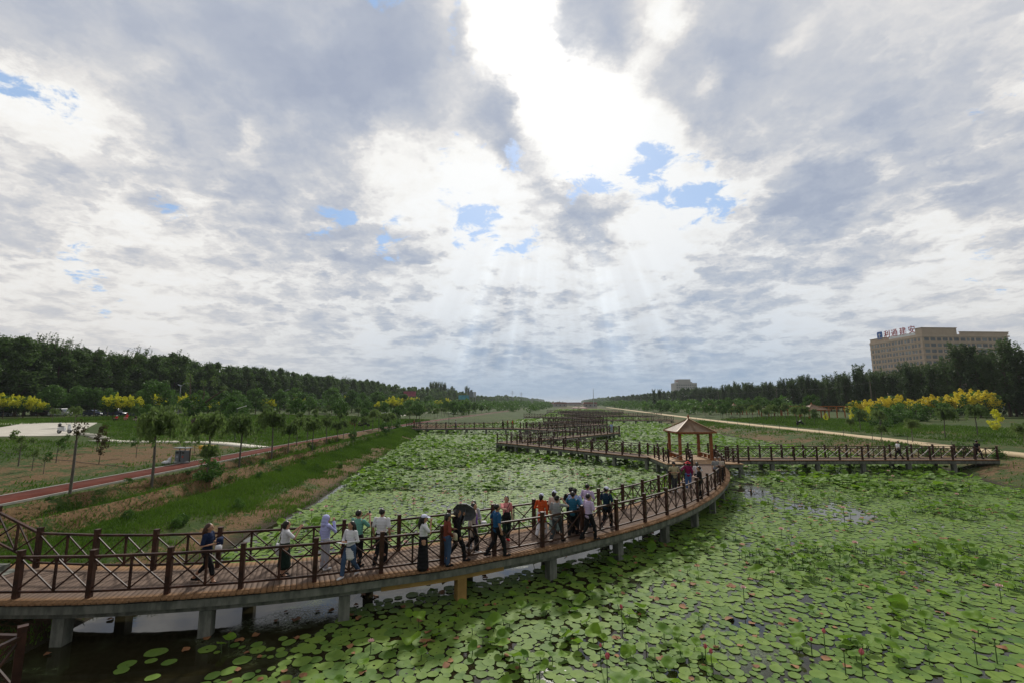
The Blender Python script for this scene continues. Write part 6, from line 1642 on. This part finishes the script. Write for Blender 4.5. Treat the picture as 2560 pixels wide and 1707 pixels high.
m=MB(); m.box((X0+11.4,Y0+2.7,HB+1.9),(22.6,4.4,3.8),rz=fa); m.box((X0+11.4,Y0+2.7,HB+3.95),(23.2,5.0,.34),rz=fa); m.build('roof_block',BW,t)
m=MB(); c=fpt(41,HB+.75,-.3); m.box(c,(32,.4,1.5),rz=fa); c=fpt(41,HB+1.65,-.25); m.box(c,(32.6,.9,.3),rz=fa); m.build('parapet',BW,t)
m=MB(); m.box((X0+4.6,Y1-6.2,HB+.9),(8.6,12.0,1.8)); m.box((X0+4.6,Y1-6.2,HB+1.95),(9.1,12.5,.3)); m.build('stair_tower',BW,t)
wn_=0; rest=MB(); q=random.Random(3)
wins=[]
for k in range(12):
    z=HB-3.1-k*3.6
    u=1.3; pat=[3.0,3.0,2.6,3.1,1.9,3.2,3.0,1.6,2.0,3.0,2.9,1.8,1.8,3.0,2.9,1.8,2.0,2.6]; j=0
    while u<55.2:
        wv=pat[j%len(pat)]; wins.append(('f',k,u+wv/2,z,wv)); u+=wv+1.15; j+=1
    v=1.6; j=0
    while v<39.5:
        wv=1.35 if j%5!=3 else 1.7; wins.append(('s',k,v+wv/2,z,wv)); v+=wv+(.75 if j%2 else 1.25); j+=1
for kind,k,u,z,wv in wins:
    if k<4 and wn_<100:
        m=MB(); tgt=m
    else: tgt=rest; m=None
    if kind=='f': tgt.box(fpt(u,z,.02),(wv,.14,2.0),rz=fa)
    else: tgt.box((X0-.02,Y0+u,z),(.14,wv,2.0))
    if m: m.build('window',WG if q.random()<.7 else WG2,t); wn_+=1
o=rest.build('windows',WG,t); o['kind']='stuff'
# rooftop sign
RS=simple('sign_red',(.42,.04,.04),.5,.1,1); SB=simple('sign_blue',(.03,.12,.42),.5,.1,1); SW=simple('sign_white',(.72,.73,.75),.5,.05,1)
sg=empty('rooftop_sign',(X0+.4,Y0,HB),0,'red characters and blue emblem standing on the roof edge of the beige building','sign')
m=MB(); m.box((0,14.6,.9),(.25,20.5,1.7)); m.build('backing',SW,sg)
m=MB()
for i in range(13): m.beam((.4,5+i*2.2,0),(.4,5+i*2.2,5.0),.07,.07)
m.beam((.4,5,3.5),(.4,31.4,3.5),.06,.06); m.build('sign_frame',METAL,sg)
for i,ch in enumerate('安建通利'):
    cu=bpy.data.curves.new('c','FONT'); cu.body=ch; cu.size=5.2; cu.extrude=.12; cu.offset=.02; cu.align_x='CENTER'
    tmp=bpy.data.objects.new('tmp',cu); COL.objects.link(tmp); bpy.context.view_layer.update()
    me=bpy.data.meshes.new_from_object(tmp.evaluated_get(bpy.context.evaluated_depsgraph_get())); bpy.data.objects.remove(tmp)
    me.materials.clear(); me.materials.append(RS); o=bpy.data.objects.new('character',me); COL.objects.link(o); o.parent=sg; o.rotation_euler=(R(90),0,R(-90)); o.location=(-.1,(6.9,13.6,20.2,25.9)[i],1.9)
m=MB(); 
m.prism([(-1.7,0),(1.7,0),(2.1,1),(2.1,4),(1.7,5),(-1.7,5),(-2.1,4),(-2.1,1)],-.2,.2,M=Matrix.Translation((-.1,32,1.2))@Matrix.Rotation(R(-90),4,'Z')); o=m.build('emblem',SB,sg)
m=MB(); m.prism([(-.25,1.0),(.25,1.0),(.25,2.6),(1.0,2.6),(1.0,3.1),(.25,3.1),(.2,4.0),(-.3,3.7),(-.25,3.1),(-1.0,3.1),(-1.0,2.6),(-.25,2.6)],-.05,.0,M=Matrix.Translation((-.36,32,1.2))@Matrix.Rotation(R(-90),4,'Z')); m.build('emblem_mark',SW,o)
# white block far off
GB=simple('pale_render',(.42,.41,.40),.8,.08,.2)
Y_=640; xa,xb_=ZP(1692,Y_),ZP(1745,Y_)
t=empty('apartment_building',(0,0,0),0,'small pale stepped building peeping over the right belt','building')
m=MB(); m.box(((xa+xb_)/2,Y_+10,17),(xb_-xa,20,34)); m.build('wall',GB,t); m=MB(); m.box((xa+13,Y_+10,36.6),(17,16,5.2)); m.build('roof_block',GB,t)
m=MB(); m.box((xb_-7,Y_+10,34.9),(5,9,1.8)); m.build('plant_room',GB,t)
for k in range(5):
    m=MB(); 
    for j in range(9): m.box((xa+2+j*3.1,Y_-.03,31-k*3.6),(1.7,.12,1.5))
    o=m.build('window_row',WG2,t)
m=MB(); 
for j in range(4): m.box((xa+1.8+j*2.0,Y_+3,36.8),(1.1,.2,1.9))
m.build('roof_lettering',simple('sign_dark_red',(.25,.08,.08),.6,.1,1),t)
# mast, pylons, far bridge and village
def mast(px,Y,h,label,lat=False):
    x=ZP(px,Y); t=empty('mast' if not lat else 'pylon',(x,Y,2),0,label,'mast' if not lat else 'pylon')
    if not lat: m=MB(); m.tube([(0,0,0),(0,0,h)],[.4,.15],6); m.build('pole',POLEM,t)
    else:
        m=MB(); w=h*.09
        for sx in (-1,1):
            for sy in (-1,1): m.beam((sx*w,sy*w,0),(sx*w*.15,sy*w*.15,h),.45,.45)
        for i in range(7):
            z=h*i/7; ww=w*(1-.85*i/7); z2=h*(i+1)/7; w2=w*(1-.85*(i+1)/7); m.beam((-ww,-ww,z),(w2,-w2,z2),.3,.3); m.beam((ww,-ww,z),(-w2,-w2,z2),.3,.3)
        m.build('lattice',METAL,t)
        for z in (.78,.9): m=MB(); m.beam((-h*.17,0,h*z),(h*.17,0,h*z),.5,.5); m.build('crossarm',METAL,t)
mast(1484,420,17.5,'slender lone mast right of the river\'s vanishing point')
mast(1281,1500,44,'left lattice pylon over the far left treeline',True); mast(1303,1600,42,'right lattice pylon over the far left treeline',True)
mast(1418,2200,48,'hair-thin mast on the horizon at the end of the river')
PB=simple('far_plaster',(.33,.30,.29),.8,.1,.3); PR=simple('far_roof',(.26,.13,.11),.8,.2,.3)
q=random.Random(9)
t=empty('road_bridge',(0,0,0),0,'low pale road bridge crossing the river at the horizon','bridge')
m=MB(); m.box((ZP(1416,720),720,3.6),(70,6,1.1)); m.build('deck',PB,t)
m=MB()
m.box((ZP(1416,720),717.2,4.7),(70,.3,.9)); m.build('parapet',PB,t)
for i in range(5): m=MB(); m.box((ZP(1416,720)-28+i*14,720,1.3),(1.6,5,3.5)); m.build('pier',PB,t)
hl=['low pale house with pinkish roof left of the river\'s far end','low pale house right of the far red-roofed pavilions','small pale building beyond the road bridge','grey-roofed shed at the far left bank end','long low building at the river\'s vanishing point']
for i,(px,Y,w) in enumerate(((1400,560,16),(1475,480,14),(1437,800,22),(1385,640,14),(1425,950,40))):
    x=ZP(px,Y); t=empty('farmhouse',(x,Y,1.5),q.uniform(-.3,.3),hl[i],'house'); m=MB(); m.box((0,0,1.9),(w,8,3.8)); m.build('wall',PB,t); m=MB(); m.prism([(-w/2-.5,3.8),(-w/2+1,5.6),(w/2-1,5.6),(w/2+.5,3.8)],-4.4,4.4); m.build('roof',PR,t)
    for j in (-.3,0,.3): m=MB(); m.box((w*j,-4.03,2.1),(1.4,.1,1.3)); m.build('window',WG,t)
# ------------------------------------------------------------------ the air
hb=MB(); hb.add([(-9500,-900,-4.5),(9500,-900,-4.5),(9500,12500,-4.5),(-9500,12500,-4.5),(-9500,-900,64),(9500,-900,64),(9500,12500,64),(-9500,12500,64)],[(0,3,2,1),(4,5,6,7),(0,1,5,4),(1,2,6,5),(2,3,7,6),(3,0,4,7)])
hm_,hn,ho_=newmat('haze_air'); pv=hn.node('ShaderNodeVolumePrincipled'); pv.inputs['Color'].default_value=(.86,.92,1,1); pv.inputs['Density'].default_value=.00012; pv.inputs['Anisotropy'].default_value=.2
hn.l.new(pv.outputs[0],ho_.inputs['Volume'])
tag(hb.build('haze',hm_),kind='stuff')
